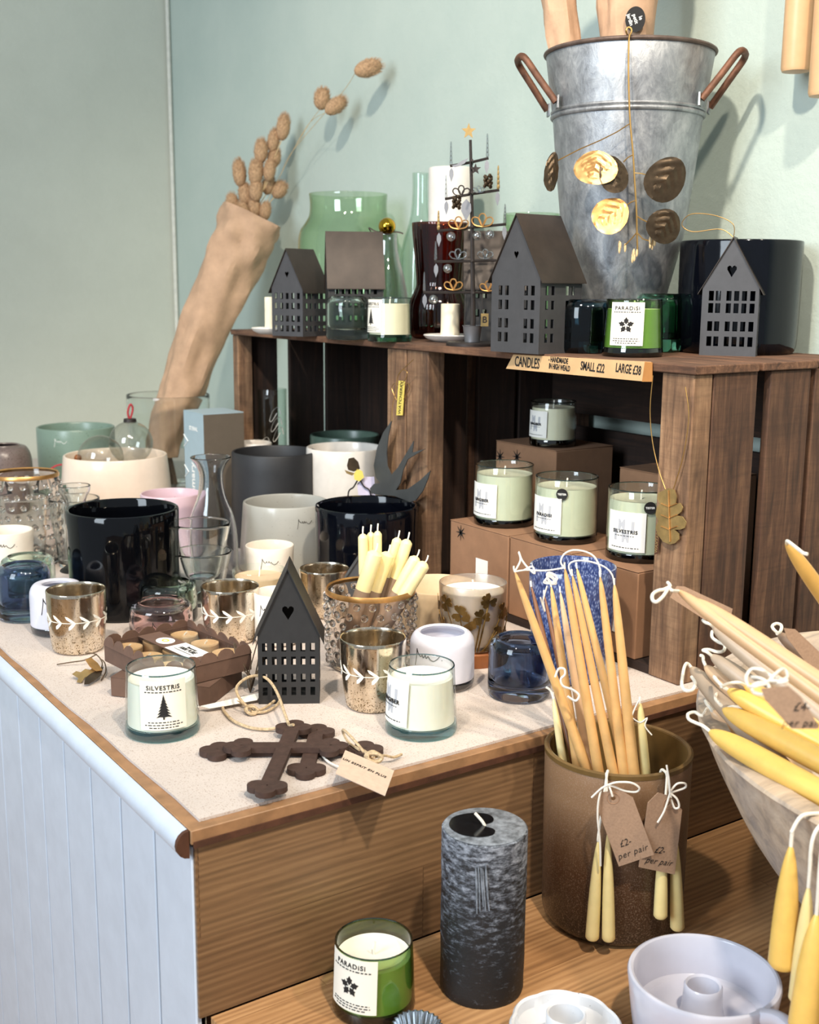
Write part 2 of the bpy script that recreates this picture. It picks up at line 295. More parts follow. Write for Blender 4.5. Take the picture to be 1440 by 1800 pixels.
def grid(w,h,t=.0002,nx=12):
    g=G(); vs=[];fs=[]
    for z in (t/2,-t/2):
        for y in (-h/2,h/2):
            for i in range(nx+1): vs.append((-w/2+w*i/nx,y,z))
    n=nx+1
    for i in range(nx):
        fs+=[(i,i+1,n+i+1,n+i),(2*n+i+1,2*n+i,3*n+i,3*n+i+1),(i+1,i,2*n+i,2*n+i+1),(n+i,n+i+1,3*n+i+1,3*n+i)]
    fs+=[(0,n,3*n,2*n),(nx,2*n+nx,3*n+nx,n+nx)]
    return g.add(vs,fs)
# ---------------------------------------------------------------- objects
def link(name,g,m,sharp=38,bev=0):
    me=bpy.data.meshes.new(name); me.from_pydata([tuple(p) for p in g.v],[],g.f); me.validate(); me.materials.append(M[m])
    me.shade_smooth(); me.set_sharp_from_angle(angle=R(sharp))
    o=bpy.data.objects.new(name,me); COL.objects.link(o)
    if bev:
        b=o.modifiers.new('bevel','BEVEL'); b.width=bev; b.segments=2; b.limit_method='ANGLE'; b.angle_limit=R(50)
    return o
def tag(o,label,cat,group=None):
    o['label']=label; o['category']=cat
    if group: o['group']=group
    return o
def T(name,label,cat,loc=(0,0,0),rz=0,group=None):
    o=bpy.data.objects.new(name,None); COL.objects.link(o); o.location=loc; o.rotation_euler=(0,0,rz); o.empty_display_size=.02
    return tag(o,label,cat,group)
def P(par,name,g,m,label=None,sharp=38,bev=0):
    o=link(name,g,m,sharp,bev); o.parent=par
    if label: o['label']=label
    return o
def S(name,g,m,label,cat,loc=(0,0,0),rz=0,group=None,sharp=38,bev=0):
    o=link(name,g,m,sharp,bev); o.location=loc; o.rotation_euler=(0,0,rz); return tag(o,label,cat,group)
def ST(name,g,m,bev=0,loc=(0,0,0)):
    o=link(name,g,m,38,bev); o.location=loc; o['kind']='structure'; return o
def copy_tree(o,par=None):
    c=o.copy(); COL.objects.link(c); c.parent=par
    for ch in list(o.children): copy_tree(ch,c)
    return c
def vessel(outer,t,tb,inner=None):
    # closed turned profile: foot centre -> outside -> rounded rim -> inside -> floor centre
    o=[(0,outer[0][1])]+list(outer); r,z=outer[-1]
    inn=inner if inner else [(max(a-t,.001),b) for a,b in reversed(outer) if b>tb+.002]
    rim=[(r-t*.15,z+t*.35),(r-t*.5,z+t*.5),(r-t*.85,z+t*.35)]
    if not inner and (not inn or inn[-1][1]>tb+.004): inn=inn+[(inn[-1][0]*.99,tb+.004)]
    return o+rim+inn+[(inn[-1][0]*.92,tb),(0,tb)]
def rcyl(r0,r1,h,f=.006,n=3,bulge=0):
    # outside line of a cylinder with a rounded foot
    p=[(r0-f,0)]+[(r0-f+f*math.sin(PI/2*i/n),f-f*math.cos(PI/2*i/n)) for i in range(1,n+1)]
    m=6
    for i in range(1,m+1):
        u=i/m; p.append((r0+(r1-r0)*u+bulge*math.sin(PI*u),f+(h-f)*u))
    return p
JU=[[(0,.34),(-.02,.05),(-.10,-.42)],[(0,.30),(.10,.10),(.22,.04),(.26,.16),(.31,.0),(.38,.10),(.40,.16),(.44,.0),(.52,.10),(.60,-.02),(.74,-.08),(.88,.02),(.96,.14)],[(1.04,-.02),(1.06,-.03)]]
def signature(par,Rf,a0,z,s,m='ink'):
    g=G()
    for st in JU: g.tube(crs([((x-.5)*s*1.25,y*s*1.1,0) for x,y in st],4),s*.016+.00008,5)
    return P(par,'signature',wrap(g,Rf,a0,z,.0002),m)
def hgt(c,yt): return hz(c,yt)-c.z
# ================================================================ setting
ZT=.806; ZS=.60; ZC=1.217; WX=1.475; LY=3.42
ST('floor',G().box(-2.5,1.6,-2.0,3.6,-.05,0),'oak_counter')
ST('wall_back',G().box(WX,WX+.1,-2.0,LY+.1,0,3.2),'wall_teal')
ST('wall_left',G().box(-2.5,WX,LY,LY+.1,0,3.2),'wall_sage')
g=G().tube([(WX-.008,LY-.010,.8),(WX-.008,LY-.010,1.6),(WX-.009,LY-.012,3.2)],.006,8)
ST('trim_1',g,'cable_white')
# platform (upper display level)
t=T('display_platform','raised white-panelled platform with an oak front board carrying the candle display','platform',(0,0,0))
X0=.413; Y0=.964
P(t,'carcass',G().box(X0+.014,1.47,Y0+.016,LY-.005,.02,ZT-.022),'dark_edge')
P(t,'front_board',G().box(X0+.004,1.47,Y0,Y0+.014,ZS+.001,ZT-.018),'oak_front','oak strip board closing the front')
g=G(); y=Y0+.004
while y<LY-.08:
    g.box(X0+.002,X0+.013,y,y+.0915,.01,ZT-.024); y+=.0955
P(t,'panel_backing',G().box(X0+.0075,X0+.0128,Y0+.004,LY-.01,.01,ZT-.024),'groove_beige')
P(t,'side_panel',g,'white_paint','white tongue and groove boards',bev=.0015)
g=G(); pr=[]
for i in range(9): a=PI/2+PI*i/8; pr.append((X0-.002+.013*math.cos(a),ZT-.018+.014*math.sin(a)))
P(t,'moulding_end',G().add([(x,Y0-.0012,z) for x,z in pr]+[(x,Y0+.0035,z) for x,z in pr],[(i,i+1,len(pr)+i+1,len(pr)+i) for i in range(len(pr)-1)]+[tuple(range(len(pr)-1,-1,-1)),tuple(range(len(pr),2*len(pr)))]),'dark_edge','bare wood end of the moulding')
vs=[(x,Y0+.0037,z) for x,z in pr]+[(x,LY-.01,z) for x,z in pr]; m=len(pr)
g.add(vs,[(i,i+1,m+i+1,m+i) for i in range(m-1)]+[tuple(range(m-1,-1,-1)),tuple(range(m,2*m))]+[(m-1,0,m,2*m-1)])
P(t,'edge_moulding',g,'white_paint','rounded white moulding along the side')
P(t,'top_board',G().box(X0-.001,1.47,Y0-.004,LY-.005,ZT-.018,ZT-.0035),'oak_edge',bev=.001)
P(t,'edge_strip',G().box(X0+.001,1.47,Y0-.0055,Y0-.003,ZT-.0215,ZT-.0150),'dark_edge')
g=G(); N=40
lo=[]
ys=[.9735+i*(3.40-.9735)/N for i in range(N+1)]
for i,yy in enumerate(ys): lo.append((.4265-.0065*min(1,(yy-.97)/.7)+.0012*math.sin(i*1.7)+.0008*math.sin(i*.6),yy))
lp=[(1.465,3.40),(1.465,.971)]+[(1.465-(1.465-.4275)*i/12,.9720+.0012*math.sin(i*1.3)) for i in range(1,12)]+lo
gg=flat([lp],.003); gg.map(lambda p:(p.x,p.y,p.z+ZT-.0018))
S('table_covering',gg,'beige_sheet','speckled beige paper sheet laid over the platform top','sheet')
# lower counter
t=T('lower_counter','honey oak counter in front of the raised platform','counter')
P(t,'counter_top',G().box(.428,1.47,-.35,Y0-.001,ZS-.03,ZS),'oak_counter',bev=.001)
P(t,'counter_base',G().box(.50,1.45,-.30,Y0-.02,0,ZS-.03),'oak_edge')
# ================================================================ crates
CX=1.10; CD=.36
def crate(y0,y1,label,post0,post1,ends,back):
    t=T('wooden_crate',label,'crate',(CX,y0,ZT)); L=y1-y0; H=ZC-ZT
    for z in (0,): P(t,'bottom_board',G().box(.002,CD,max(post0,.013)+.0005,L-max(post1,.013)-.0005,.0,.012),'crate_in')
    xs=[(0,.115),(.122,.235),(.242,CD)]
    for k,(a,b) in enumerate(xs):
        g=G(); gg=G().box(a-.004 if k==0 else a,b,-.004,L+.0,H-.011+.0005*k,H)
        P(t,'top_board',gg,'crate_h',bev=.0015)
    for yy,ww in ((0,post0),(L-post1,post1)):
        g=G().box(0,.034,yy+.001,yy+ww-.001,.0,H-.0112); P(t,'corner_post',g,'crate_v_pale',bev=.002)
        g=G().box(CD-.034,CD,yy+.001,yy+ww-.001,.012,H-.0112); P(t,'corner_post',g,'crate_v_shade',bev=.002)
    for yy,e in ((0,ends[0]),(L-.012,ends[1])):
        for a,b in ((.036,.118),(.144,.226),(.236,.325)) if e=='s' else ((.036,.101),(.1315,.217),(.2245,.325)):
            P(t,'end_slat',G().box(a,b,yy+.0005,yy+.0115,.0,H-.0112),'crate_v_shade' if yy==0 else 'crate_in_shade_v',bev=.0015)
    if back=='h':
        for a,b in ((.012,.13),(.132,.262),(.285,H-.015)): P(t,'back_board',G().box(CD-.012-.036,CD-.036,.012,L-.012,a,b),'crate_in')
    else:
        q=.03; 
        for a,b in ((.012,.2275),(.231,.371),(.432,L-.012)): P(t,'back_board',G().box(CD-.048,CD-.036,a,b,.012,H-.015),'crate_in_shade_v')
    return t
crate(.985,1.612,'nearer weathered wooden crate holding the boxed candles',.055,.062,'ss','h')
crate(1.614,2.268,'further weathered wooden crate holding grey and white pots',.058,.026,'bb','v')
# ================================================================ candles in glass
def treeicon(s):
    L=[(0,.5)]
    for k in range(7):
        y=.42-.125*k; wd=.05+.045*k; L+=[(wd,y-.10),(wd*.45,y-.075)]
    L+=[(.03,-.42),(.03,-.52),(-.03,-.52),(-.03,-.42)]
    for k in reversed(range(7)):
        y=.42-.125*k; wd=.05+.045*k; L+=[(-wd*.45,y-.075),(-wd*.9,y-.11)]
    return flat([[(x*s,y*s) for x,y in L]],.0003)
def leaficon(s):
    g=G()
    for k in range(5):
        a=2*PI*k/5
        lp=[(0,.06),(.07,.16),(.15,.20),(.12,.28),(.17,.36),(.08,.40),(0,.54),(-.08,.40),(-.17,.36),(-.12,.28),(-.15,.20),(-.07,.16)]
        q=flat([[(x*s,y*s) for x,y in lp]],.0003); g.join(q,Matrix.Rotation(a,4,'Z'))
    return g
def dashes(s,lines,y0,dy,th):
    g=G(); rr=random.Random(3)
    for k,wd in enumerate(lines):
        x=-wd/2
        while x<wd/2:
            q=s*(.03+.05*rr.random()); g.box(x,max(x+.0004,min(x+q,wd/2)),y0-k*dy-th/2,y0-k*dy+th/2,-.00015,.00015); x+=q+s*.025
    return g
def candle(name,label,c,r0,r1,h,style,title,ang,group=None,glassm='aqua_glass',footm=None,waxm='wax_white',foot=.012,lw=.62,lh=.70,fill=.86,uoff=0,z0=None,top=None,sticker=None):
    t=T(name,label,'candle',c,0,group); th=.0022
    Rf=lambda z:r0+(r1-r0)*max(0,min(1,z/h))
    out=[(r0-.003,0),(r0-.0008,.0012),(r0,.004)]+[(Rf(h*u),h*u) for u in (.2,.4,.6,.8,1)]
    # foot: solid glass
    P(t,'glass_foot',G().lathe([(0,0)]+out[:3]+[(Rf(foot),foot*.9),(Rf(foot)-.0003,foot),(0,foot)],44),footm or glassm)
    zs=[foot+.0002]+[z for z in (h*.2,h*.4,h*.6,h*.8,h) if z>foot+.001]
    pr=[(Rf(z),z) for z in zs]; rim=[(r1-.0004,h+.0009),(r1-th*.5,h+.0013),(r1-th+.0003,h+.0009)]
    P(t,'glass_cup',G().lathe(pr+rim+[(a-th,b) for a,b in reversed(pr)]+[pr[0]],48),glassm)
    P(t,'glass_rim',G().tube([((r1-.0008)*math.cos(2*PI*i/48),(r1-.0008)*math.sin(2*PI*i/48),h+.0012) for i in range(48)],.0009,6,closed=True),'rim_green' if 'paradisi' in glassm else 'rim_glass')
    hf=h*fill
    P(t,'wax',G().lathe([(0,foot+.0006),(Rf(foot)-th-.0004,foot+.0006)]+[(Rf(z)-th-.0004,z) for z in (h*.3,h*.5,h*.7)]+[(Rf(hf)-th-.0005,hf),(Rf(hf)-th-.004,hf-.0012),(0,hf-.002)],44),waxm)
    P(t,'wick',G().tube([(0,0,hf-.003),(.0005,.0003,hf+.005),(.002,.001,hf+.011)],.0012,6),'wick')
    a=yaw_to_cam(c)+ang; W=2*r0*lw; H=h*lh; z0=z0 if z0 is not None else foot+.004+H/2
    lb=P(t,'label',wrap(grid(W,H),Rf,a,z0,.0004),'paper_cream' if style!='mono' else 'paper_white')
    g=G()
    if style=='tree':
        g.join(text(title,H*.125,space=1.15,bold=.0001),T2(0,H*.36)); g.join(treeicon(H*.50),T2(0,-.02*H))
        g.join(dashes(W,[W*.78],H*.275,1,H*.018)); g.join(dashes(W,[W*.66,W*.8,W*.62],-H*.34,H*.055,H*.016))
    elif style=='leaf':
        g.join(text(title,H*.125,space=1.2,bold=.0001),T2(0,H*.36)); g.join(leaficon(H*.36),T2(0,-.03*H))
        g.join(dashes(W,[W*.78],H*.275,1,H*.018)); g.join(dashes(W,[W*.74,W*.78,W*.6],-H*.34,H*.05,H*.016))
    else:
        mg=G(); mg.join(text('M',H*.36,sx=.72,bold=.0009),T2(-W*.08,H*.16)); mg.join(text('I',H*.36,bold=.0011),T2(W*.20,H*.12)); mg.join(text('M',H*.36,sx=.72,bold=.0009),T2(W*.03,-H*.14)); mg.join(text('I',H*.36,bold=.0011),T2(-W*.24,-H*.10))
        P(lb,'monogram',wrap(mg,Rf,a,z0,.0007),'ink_grey')
        g.join(text(title,H*.125,space=1.15,bold=.0002),T2(0,H*.0)); g.join(dashes(W,[W*.5],-H*.10,1,H*.014)); g.join(dashes(W,[W*.7],-H*.40,1,H*.018))
        g.map(lambda p:(p.x,p.y,p.z+.0003))
    P(lb,'lettering',wrap(g,Rf,a,z0,.0008),'ink')
    if sticker:
        b=yaw_to_cam(c)+sticker[0]; q=flat([[(.0085*math.cos(2*PI*i/20),.0085*math.sin(2*PI*i/20)) for i in range(20)]],.0003)
        st=P(t,'sticker',wrap(q,Rf,b,h*sticker[1],.0004),'ink'); P(st,'lettering',wrap(text('TESTER',.0038,bold=.0001),Rf,b,h*sticker[1],.0008),'ink_white')
    return t
def cand(name,label,xc,yb,wb,yt,wt,z,style,title,ang,**k):
    c,r0,s=rest(xc,yb,wb,z); h=hgt(c,yt); return candle(name,label,c,r0,wt/2*s,h,style,title,ang,**k)
cand('glass_candle','clear glass candle with a fir tree label at the left front of the platform',287.5,1308,130,1172,120,ZT,'tree','SiLVESTRiS',R(2),glassm='candle_glass',footm='aqua_glass',lw=.62,lh=.74,fill=.84)
cand('glass_candle','clear glass candle with a grey monogram label at the right front of the platform',740,1306,127,1169.5,115,ZT,'mono','GiNGIBER',R(-62),glassm='candle_glass',footm='aqua_glass',lw=.66,lh=.70,fill=.84)
cand('green_glass_candle','green glass candle with a leaf label standing on the lower counter',657,1812,146,1652,136,ZS,'leaf','PARADiSi',R(-36),glassm='paradisi_glass',footm='paradisi_foot',lw=.68,lh=.78,fill=.80)
cand('green_glass_candle','green glass candle with a leaf label on the crate top above the price strip',1111,629,107,528,96,ZC,'leaf','PARADiSi',R(-14),glassm='paradisi_glass',footm='paradisi_foot',lw=.56,lh=.76,fill=.85)
cand('glass_candle','cream candle with a tree label beside the stoppered carafe on the crate top',685,602,78,525,74,ZC,'tree','SiLVESTRiS',R(-58),glassm='candle_glass',footm='deep_green',waxm='wax_cream',lw=.62,lh=.76,fill=.88)
# boxes of candles in the nearer crate
def carton(label,x0,x1,y0,y1,z0,z1,star=None,slip=False,group='brown cartons inside the nearer crate'):
    cx,cy=(x0+x1)/2,(y0+y1)/2; t=T('cardboard_box',label,'box',(cx,cy,z0),0,group); a,b,h=(x1-x0)/2,(y1-y0)/2,z1-z0
    P(t,'carton',G().box(-a,a,-b,b,0,h-.0016),'cardboard',bev=.0015)
    P(t,'lid',G().box(-a-.0006,a,-b,b,h-.0014,h),'cardboard',bev=.0006)
    for u,v in star or []:
        g=G()
        for k in range(8): g.add([(-.0016,0,0),(.0016,0,0),(0,.013,0),(-.0016,0,.0003),(.0016,0,.0003),(0,.013,.0003)],[(0,1,2),(3,5,4),(0,3,4,1),(1,4,5,2),(2,5,3,0)],Matrix.Rotation(k*PI/4,4,'Z'))
        P(t,'star_print',G().join(g,frame((-a-.0008,v,u),(0,-1,0),(-1,0,0))),'ink')
    if slip:
        P(t,'label_slip',G().box(-a-.0012,-a-.0006,-.026,.004,.03,.072),'paper_white')
    return t
Z0=ZT+.0125; Z1=.940; Z2=1.052
carton('left carton in the lower row of the nearer crate',1.102,1.236,1.338,1.486,Z0,Z1,[(.105,.045),(.035,-.055)],True)
carton('middle carton in the lower row of the nearer crate',1.102,1.236,1.196,1.334,Z0,Z1)
carton('right carton in the lower row of the nearer crate, next to the post',1.102,1.236,1.066,1.192,Z0,Z1,None,True)
carton('raised carton with star prints under the smallest candle in the crate',1.246,1.372,1.398,1.552,Z0,Z2,[(.2115,.02),(.2065,.065)])
carton('raised carton half hidden behind the right crate post',1.246,1.372,1.10,1.254,Z0,1.045)
for xc,yb,wb,yt,wt,z,ti,lab,k in ((885,930,105,817,102,Z1,'GiNGIBER','sage candle on the left carton in the crate',dict(ang=R(-50))),
    (993,959,111,838,109,Z1,'PARADISI','sage candle with a black sticker on the middle carton in the crate',dict(ang=R(-44),sticker=(R(-8),.80))),
    (1122,992,117,858,114,Z1,'SILVESTRIS','sage candle partly behind the crate post on the right carton',dict(ang=R(-26),sticker=(R(16),.80)))):
    cand('sage_candle',lab,xc,yb,wb,yt,wt,z,'mono',ti,glassm='candle_glass',footm='olive_foot',waxm='wax_sage',lw=.62,lh=.56,fill=.86,group='candles on the cartons in the crate',**k)
cand('sage_candle','smallest sage candle on the raised carton in the crate',971,788,82,706,79,Z2,'mono','GiNGIBER',R(-50),glassm='candle_glass',footm='olive_foot',waxm='wax_cream',lw=.6,lh=.60,fill=.88,group='candles on the cartons in the crate')
# ================================================================ pots and glasses on the platform
def pot(name,label,xc,yb,wb,yt,wt,z,m,cat='pot',t=.006,f=.008,bulge=0,ju=None,inner=None,jum='ink',group=None,c=None):
    c,r0,s=rest(xc,yb,wb,z); h=hgt(c,yt); r1=wt/2*s
    e=T(name,label,cat,c,0,group); out=rcyl(r0,r1,h-t*.5,f,4,bulge*s)
    P(e,'body',G().lathe(vessel(out,t,t*1.3),56),m)
    Rf=lambda q:r0+(r1-r0)*q/h+bulge*s*math.sin(PI*max(0,min(1,q/h)))
    if ju: signature(e,Rf,yaw_to_cam(c)+R(ju[0]),h*ju[1],ju[2],jum)
    return e,c,r0,r1,h
pot('glazed_pot','large glossy navy pot standing left of the black house',223,1096,186,892,192,ZT,'navy_glaze',t=.007,f=.007)
pot('glazed_pot','glossy blue-black pot behind the dotted jar of candles',645,1062,178,886,180,ZT,'blue_black',t=.007)
pot('glazed_pot','pale grey speckled pot with a handwritten mark left of the blue-black pot',504,1018,164,880,148,ZT,'grey_glaze',ju=(26,.78,.021))
pot('matte_pot','matte black pot standing before the further crate',485,972,152,792,147,ZT,'matte_black')
ZI=ZT+.0125
pot('white_pot','white pot standing inside the further crate behind the bird',607,957,138,785,134,ZI,'white_glaze')
pot('sage_pot','dark sage pot at the back of the further crate behind the white pot',607,911,118,763,121,ZI,'sage_glaze')
pot('shallow_pot','pale grey pot low in the left corner of the further crate',447,926,66,777,66,ZI,'white_glaze')
E1,cW,rW0,rW1,hW=pot('white_pot','wide ivory pot filled with clear glass baubles',209,948,184,798,176,ZT,'ivory_glaze',f=.010,bulge=3)
pot('pink_pot','pale pink speckled pot between the navy pot and the carafe',304,985,98,866,105,ZT,'pink_glaze',t=.004)
pot('green_pot','sage green speckled pot at the far left with a white handwritten mark',139,880,130,749,132,ZT,'green_glaze',ju=(-22,.83,.024),jum='ink_white')
pot('cream_cup','cream cup with a handwritten mark above the peach candle',475.5,1053,78,957,85,ZT,'cream_glaze',t=.0035,ju=(2,.72,.022))
pot('cream_cup','cream cup with a handwritten mark at the left edge of the photo',17,1023,84,931,89,ZT,'cream_glaze',t=.0035,ju=(-4,.74,.026))
pot('cream_cup','white cup half hidden behind the black house',489,1140,80,1039,84,ZT,'white_glaze',t=.0035,ju=(-22,.72,.02))
pot('pale_bowl','plain cream bowl behind the dotted jar and the clover candle',768,1128,120,1026,146,ZT,'bowl_cream',t=.004)
# tapered jar with domed shoulders, brown
c,r0,s=rest(14,905,92,ZT); h=hgt(c,783)
e=T('brown_vase','speckled brown round-shouldered vase at the far left edge',"vase",c); pr=cr2([(r0*.85,0),(r0*.97,.006),(r0,h*.4),(r0*.98,h*.8),(r0*.82,h*.97),(r0*.60,h)],5)
P(e,'body',G().lathe(vessel(pr,.005,.008),48),'brown_glaze'); signature(e,lambda z:r0*1.0,yaw_to_cam(c)+R(24),h*.62,.024,'ink_white')
# ---- thick rounded votives
def votive(label,xc,yb,wb,yt,ytop,m,open_=.62,ju=None,foot=None,z=ZT,cat='votive',jum='ink',wtop=None):
    c,r,s=rest(xc,yb,wb*.90,z); r=wb/2*s; h=hgt(c,yt)
    e=T('rounded_votive',label,cat,c)
    out=[(r*.84,0),(r*.93,h*.015),(r*.985,h*.07),(r,h*.16),(r,h*.45),(r*.995,h*.76),(r*.965,h*.87),(r*.88,h*.955),(r*.77,h*.995)]
    top=[(r*(open_+.06),h*.998),(r*open_,h*.975)]; ri=r*.86
    inn=[(r*(open_+.03),h*.92),(ri*.98,h*.84),(ri,h*.70),(ri,h*.34),(ri*.9,h*.235),(ri*.6,h*.22),(0,h*.22)]
    pr=[(0,0)]+cr2(out+top,4)+cr2(inn,4)[:-1]+[(0,h*.22)]
    if foot:
        zc=h*foot; o1=[q for q in cr2(out,6) if q[1]<=zc]; o2=[q for q in cr2(out+top,6) if q[1]>zc]
        P(e,'clear_base',G().lathe([(0,0)]+o1+[(r*.99,zc),(0,zc)],48),'votive_clear' if foot<.3 else 'votive_clear')
        P(e,'body',G().lathe([(0,zc+.0003),(r*.992,zc+.0003)]+o2+cr2(inn,4)[:-1]+[(0,h*.26)],48),m)
    else: P(e,'body',G().lathe(pr,48),m)
    if ju: signature(e,lambda z:r*1.001,yaw_to_cam(c)+R(ju[0]),h*ju[1],ju[2],jum)
    return c,r,h
votive('white frosted votive with a dark clear base at the left',104,1121,93,1024,0,'frost_white',.52,(-2,.66,.030),.17)
votive('white frosted votive with a clear base behind the right front candle',776.5,1220,113,1108,0,'frost_white',.68,(-26,.64,.027),.17)
votive('dark blue rounded glass votive at the left edge beside the white votive',46,1096,92,992,0,'votive_blue',.66)
votive('dark blue rounded glass votive between the white votive and the tall tapers',912,1238,111,1120,0,'votive_blue',.66)
votive('pale green rounded glass votive behind the left blue votive',52,1062,93,977,0,'votive_green',.64)
votive('pale green rounded glass votive behind the pink one',298,1102,100,1022,0,'votive_green',.66)
votive('pale pink rounded glass votive before the navy pot',285,1137,110,1056,0,'votive_pink',.62,(4,.50,.024))
votive('pale green glass votive on the crate top right of the small house',611,598,76,520,0,'votive_green',.66,z=ZC)
votive('dark teal glass votive beside the large house on the crate top',1025,622,95,526,0,'teal_glass',.66,z=ZC)
votive('emerald glass votive behind the green candle on the crate top',1156,620,85,516,0,'deep_green',.64,z=ZC)
# ---- silvered votives with an etched leaf band
def merc(label,xc,yb,wb,yt,wt,band=True):
    c,r0,s=rest(xc,yb,wb,ZT); h=hgt(c,yt); r1=wt/2*s
    e=T('silvered_votive',label,'votive',c,0,'silvered votives with a leaf band'); out=cr2([(r0*.86,0),(r0*.96,.003),(r0,.010),(r0+(r1-r0)*.45,h*.35),(r0+(r1-r0)*.8,h*.65),(r1,h)],5)
    P(e,'silvered_cup',G().lathe(vessel(out,.0022,.005),56),'mercury')
    if band:
        Rf=lambda z:max(b for a,b in [(0,r0+(r1-r0)*min(1,max(0,z/h))**.75)]); g=G(); n=13; zc=h*.56; rr=Rf(zc); st=2*PI*rr/n; k=st*.64
        for i in range(n):
            for sg in (1,-1):
                lf=flat([[(0,0),(-.30*k,.34*k*sg),(-.75*k,.72*k*sg),(-1.0*k,.80*k*sg),(-.92*k,.45*k*sg),(-.5*k,.10*k*sg)]],.0005)
                g.join(lf,Matrix.Translation((i*st,0,0)))
        g.join(grid(2*PI*rr,.0007,.0005,56),Matrix.Translation((PI*rr,0,0)))
        P(e,'leaf_band',wrap(g,Rf,0,zc,.0008),'etch')
merc('silvered glass votive at the left beside the white votive',139,1154,90,1036,103)
merc('silvered glass votive standing behind the tealight box',406.5,1138,88,1030,101)
merc('silvered glass votive in front of the dotted jar',655.5,1257,97,1120,116)
merc('silvered glass votive furthest back, before the blue-black pot',571,1090,80,999,88,False)
# ---- candles in plain or decorated glass
c,r0,s=rest(457,1092,86,ZT); h=hgt(c,1001); r1=93/2*s
e=T('peach_candle','peach candle in a clear glass before the cream cup','candle',c); P(e,'glass_cup',G().lathe(vessel(rcyl(r0,r1,h,.005),.0022,.006),44),'clear_glass')
P(e,'wax',G().lathe([(0,.0065),(r0-.004,.0065),(r1-.0032,h*.86),(0,h*.85)],40),'wax_peach'); P(e,'wick',G().tube([(0,0,h*.84),(.001,0,h*.95),(.002,.0,h*1.06)],.0011,6),'wick')
c,r0,s=rest(829,1176,112,ZT); h=hgt(c,1023); r1=118/2*s
e=T('clover_candle','frosted glass candle wrapped in pressed gold clover stems','candle',c)
P(e,'copper_base',G().lathe([(0,0),(r0*1.0,0),(r0*1.02,.002),(r0*1.02,.018),(r0*.97,.020),(0,.020)],44),'copper_wood')
P(e,'glass_cup',G().lathe([(a,b+.0205) for a,b in vessel(rcyl(r0*.98,r1,h-.0205,.004),.0024,.006)],48),'frosted')
P(e,'wax',G().lathe([(0,.028),(r0*.98-.004,.028),(r1-.0036,h*.90),(0,h*.89)],40),'wax_white'); P(e,'wick',G().tube([(0,0,h*.88),(.0005,0,h*.95),(-.001,.0,h*1.03)],.0012,6),'wick')
Rf=lambda z:r0*.98+(r1-r0*.98)*z/h; ac=yaw_to_cam(c); rr=random.Random(5)
for k,(u,zt,kind) in enumerate([(-.040,.80,3),(-.052,.52,3),(-.018,.70,1),(-.004,.60,1),(.012,.66,1),(.022,.86,3),(.036,.45,2),(.046,.70,3),(.058,.38,3),(-.066,.75,3),(.074,.6,3),(-.030,.40,2),(.030,.25,2)]):
    g=G(); z1=h*zt; zb=.024; g.tube(crs([(u*.35,zb,.0004),(u*.6,zb+(z1-zb)*.4,.0008),(u,z1,.0006)],5),.0011,6,flat=.6)
    for q in range(3):
        a=2*PI*q/3+rr.random(); sz=.0105 if kind!=2 else .008
        g.join(flat([[(0,0),(sz*.55,sz*.5),(sz*.6,sz*.95),(sz*.2,sz*1.1),(0,sz*.9),(-sz*.2,sz*1.1),(-sz*.6,sz*.95),(-sz*.55,sz*.5)]],.0008),Matrix.Translation((u,z1,.001))@Matrix.Rotation(a,4,'Z'))
    P(e,'clover_stem',wrap(g,Rf,ac,0,.0010),'clover_gold')
# blue mottled vase
c,r0,s=rest(1000,1208,118,ZT); h=hgt(c,996); r1=150/2*s
e=T('blue_vase','tall mottled blue glass vase behind the tall honey tapers','vase',c); P(e,'body',G().lathe(vessel(rcyl(r0,r1,h,.008,4,.004),.005,.01),52),'speckled_blue')
# hobnail jars with gold rim
def hob(label,xc,yb,wb,yt,wt,m,rows,n):
    c,r0,s=rest(xc,yb,wb,ZT); h=hgt(c,yt); r1=wt/2*s; e=T('dotted_jar',label,'jar',c)
    P(e,'glass',G().lathe(vessel(rcyl(r0,r1,h,.007),.003,.007),52),m); g=G()
    for k in range(rows):
        z=h*(.10+.80*k/(rows-1)); rz=r0+(r1-r0)*z/h
        for i in range(n):
            a=2*PI*(i+.5*(k%2))/n; g.blob((rz*math.cos(a),rz*math.sin(a),z),.0052,n=8,m=6)
    P(e,'raised_dots',g,m); P(e,'gold_rim',G().lathe([(r1+.0006,h-.004),(r1+.001,h-.001),(r1-.001,h+.0032),(r1-.003,h+.0012),(r1+.0006,h-.004)],52),'gold'); return c,r0,r1,h
hob('dotted clear glass jar with a gilded rim at the left edge',52,1000,110,833,115,'dot_glass',8,18)
cH,rH0,rH1,hH=hob('dotted glass jar with a gilded rim holding two-tone candles',651,1191,146,1035,155,'dot_glass',7,18)
# plain clear glass pieces
def clear(name,label,cat,xc,yb,wb,prof,m='clear_glass',t=.0022,tb=.006,z=ZT,parts=()):
    c,r,s=rest(xc,yb,wb,z); P0=[(w_*s/2,(hz(c,py)-c.z) if py else 0) for w_,py in prof]
    e=T(name,label,cat,c); P(e,'glass',G().lathe(vessel(cr2(P0,5),t,tb),48),m); return e,c,s
clear('glass_tumbler','lower of the two stacked clear tumblers right of the navy pot','tumbler',357.5,1068,66,[(56,None),(66,1058),(80,1020),(96,985),(104,969)],m='thick_glass',t=.003)
e,c,s=clear('glass_tumbler','upper of the two stacked clear tumblers right of the navy pot','tumbler',357.5,1068,64,[(50,1013),(60,1008),(74,985),(88,952),(103,919)],m='thick_glass',t=.003)
clear('glass_carafe','clear smoked glass carafe with a flared lip behind the tumblers','carafe',376,1032,84,[(78,None),(86,1015),(88,985),(86,940),(74,905),(48,870),(40,838),(50,818),(70,804)],m='smoke_glass',t=.003)
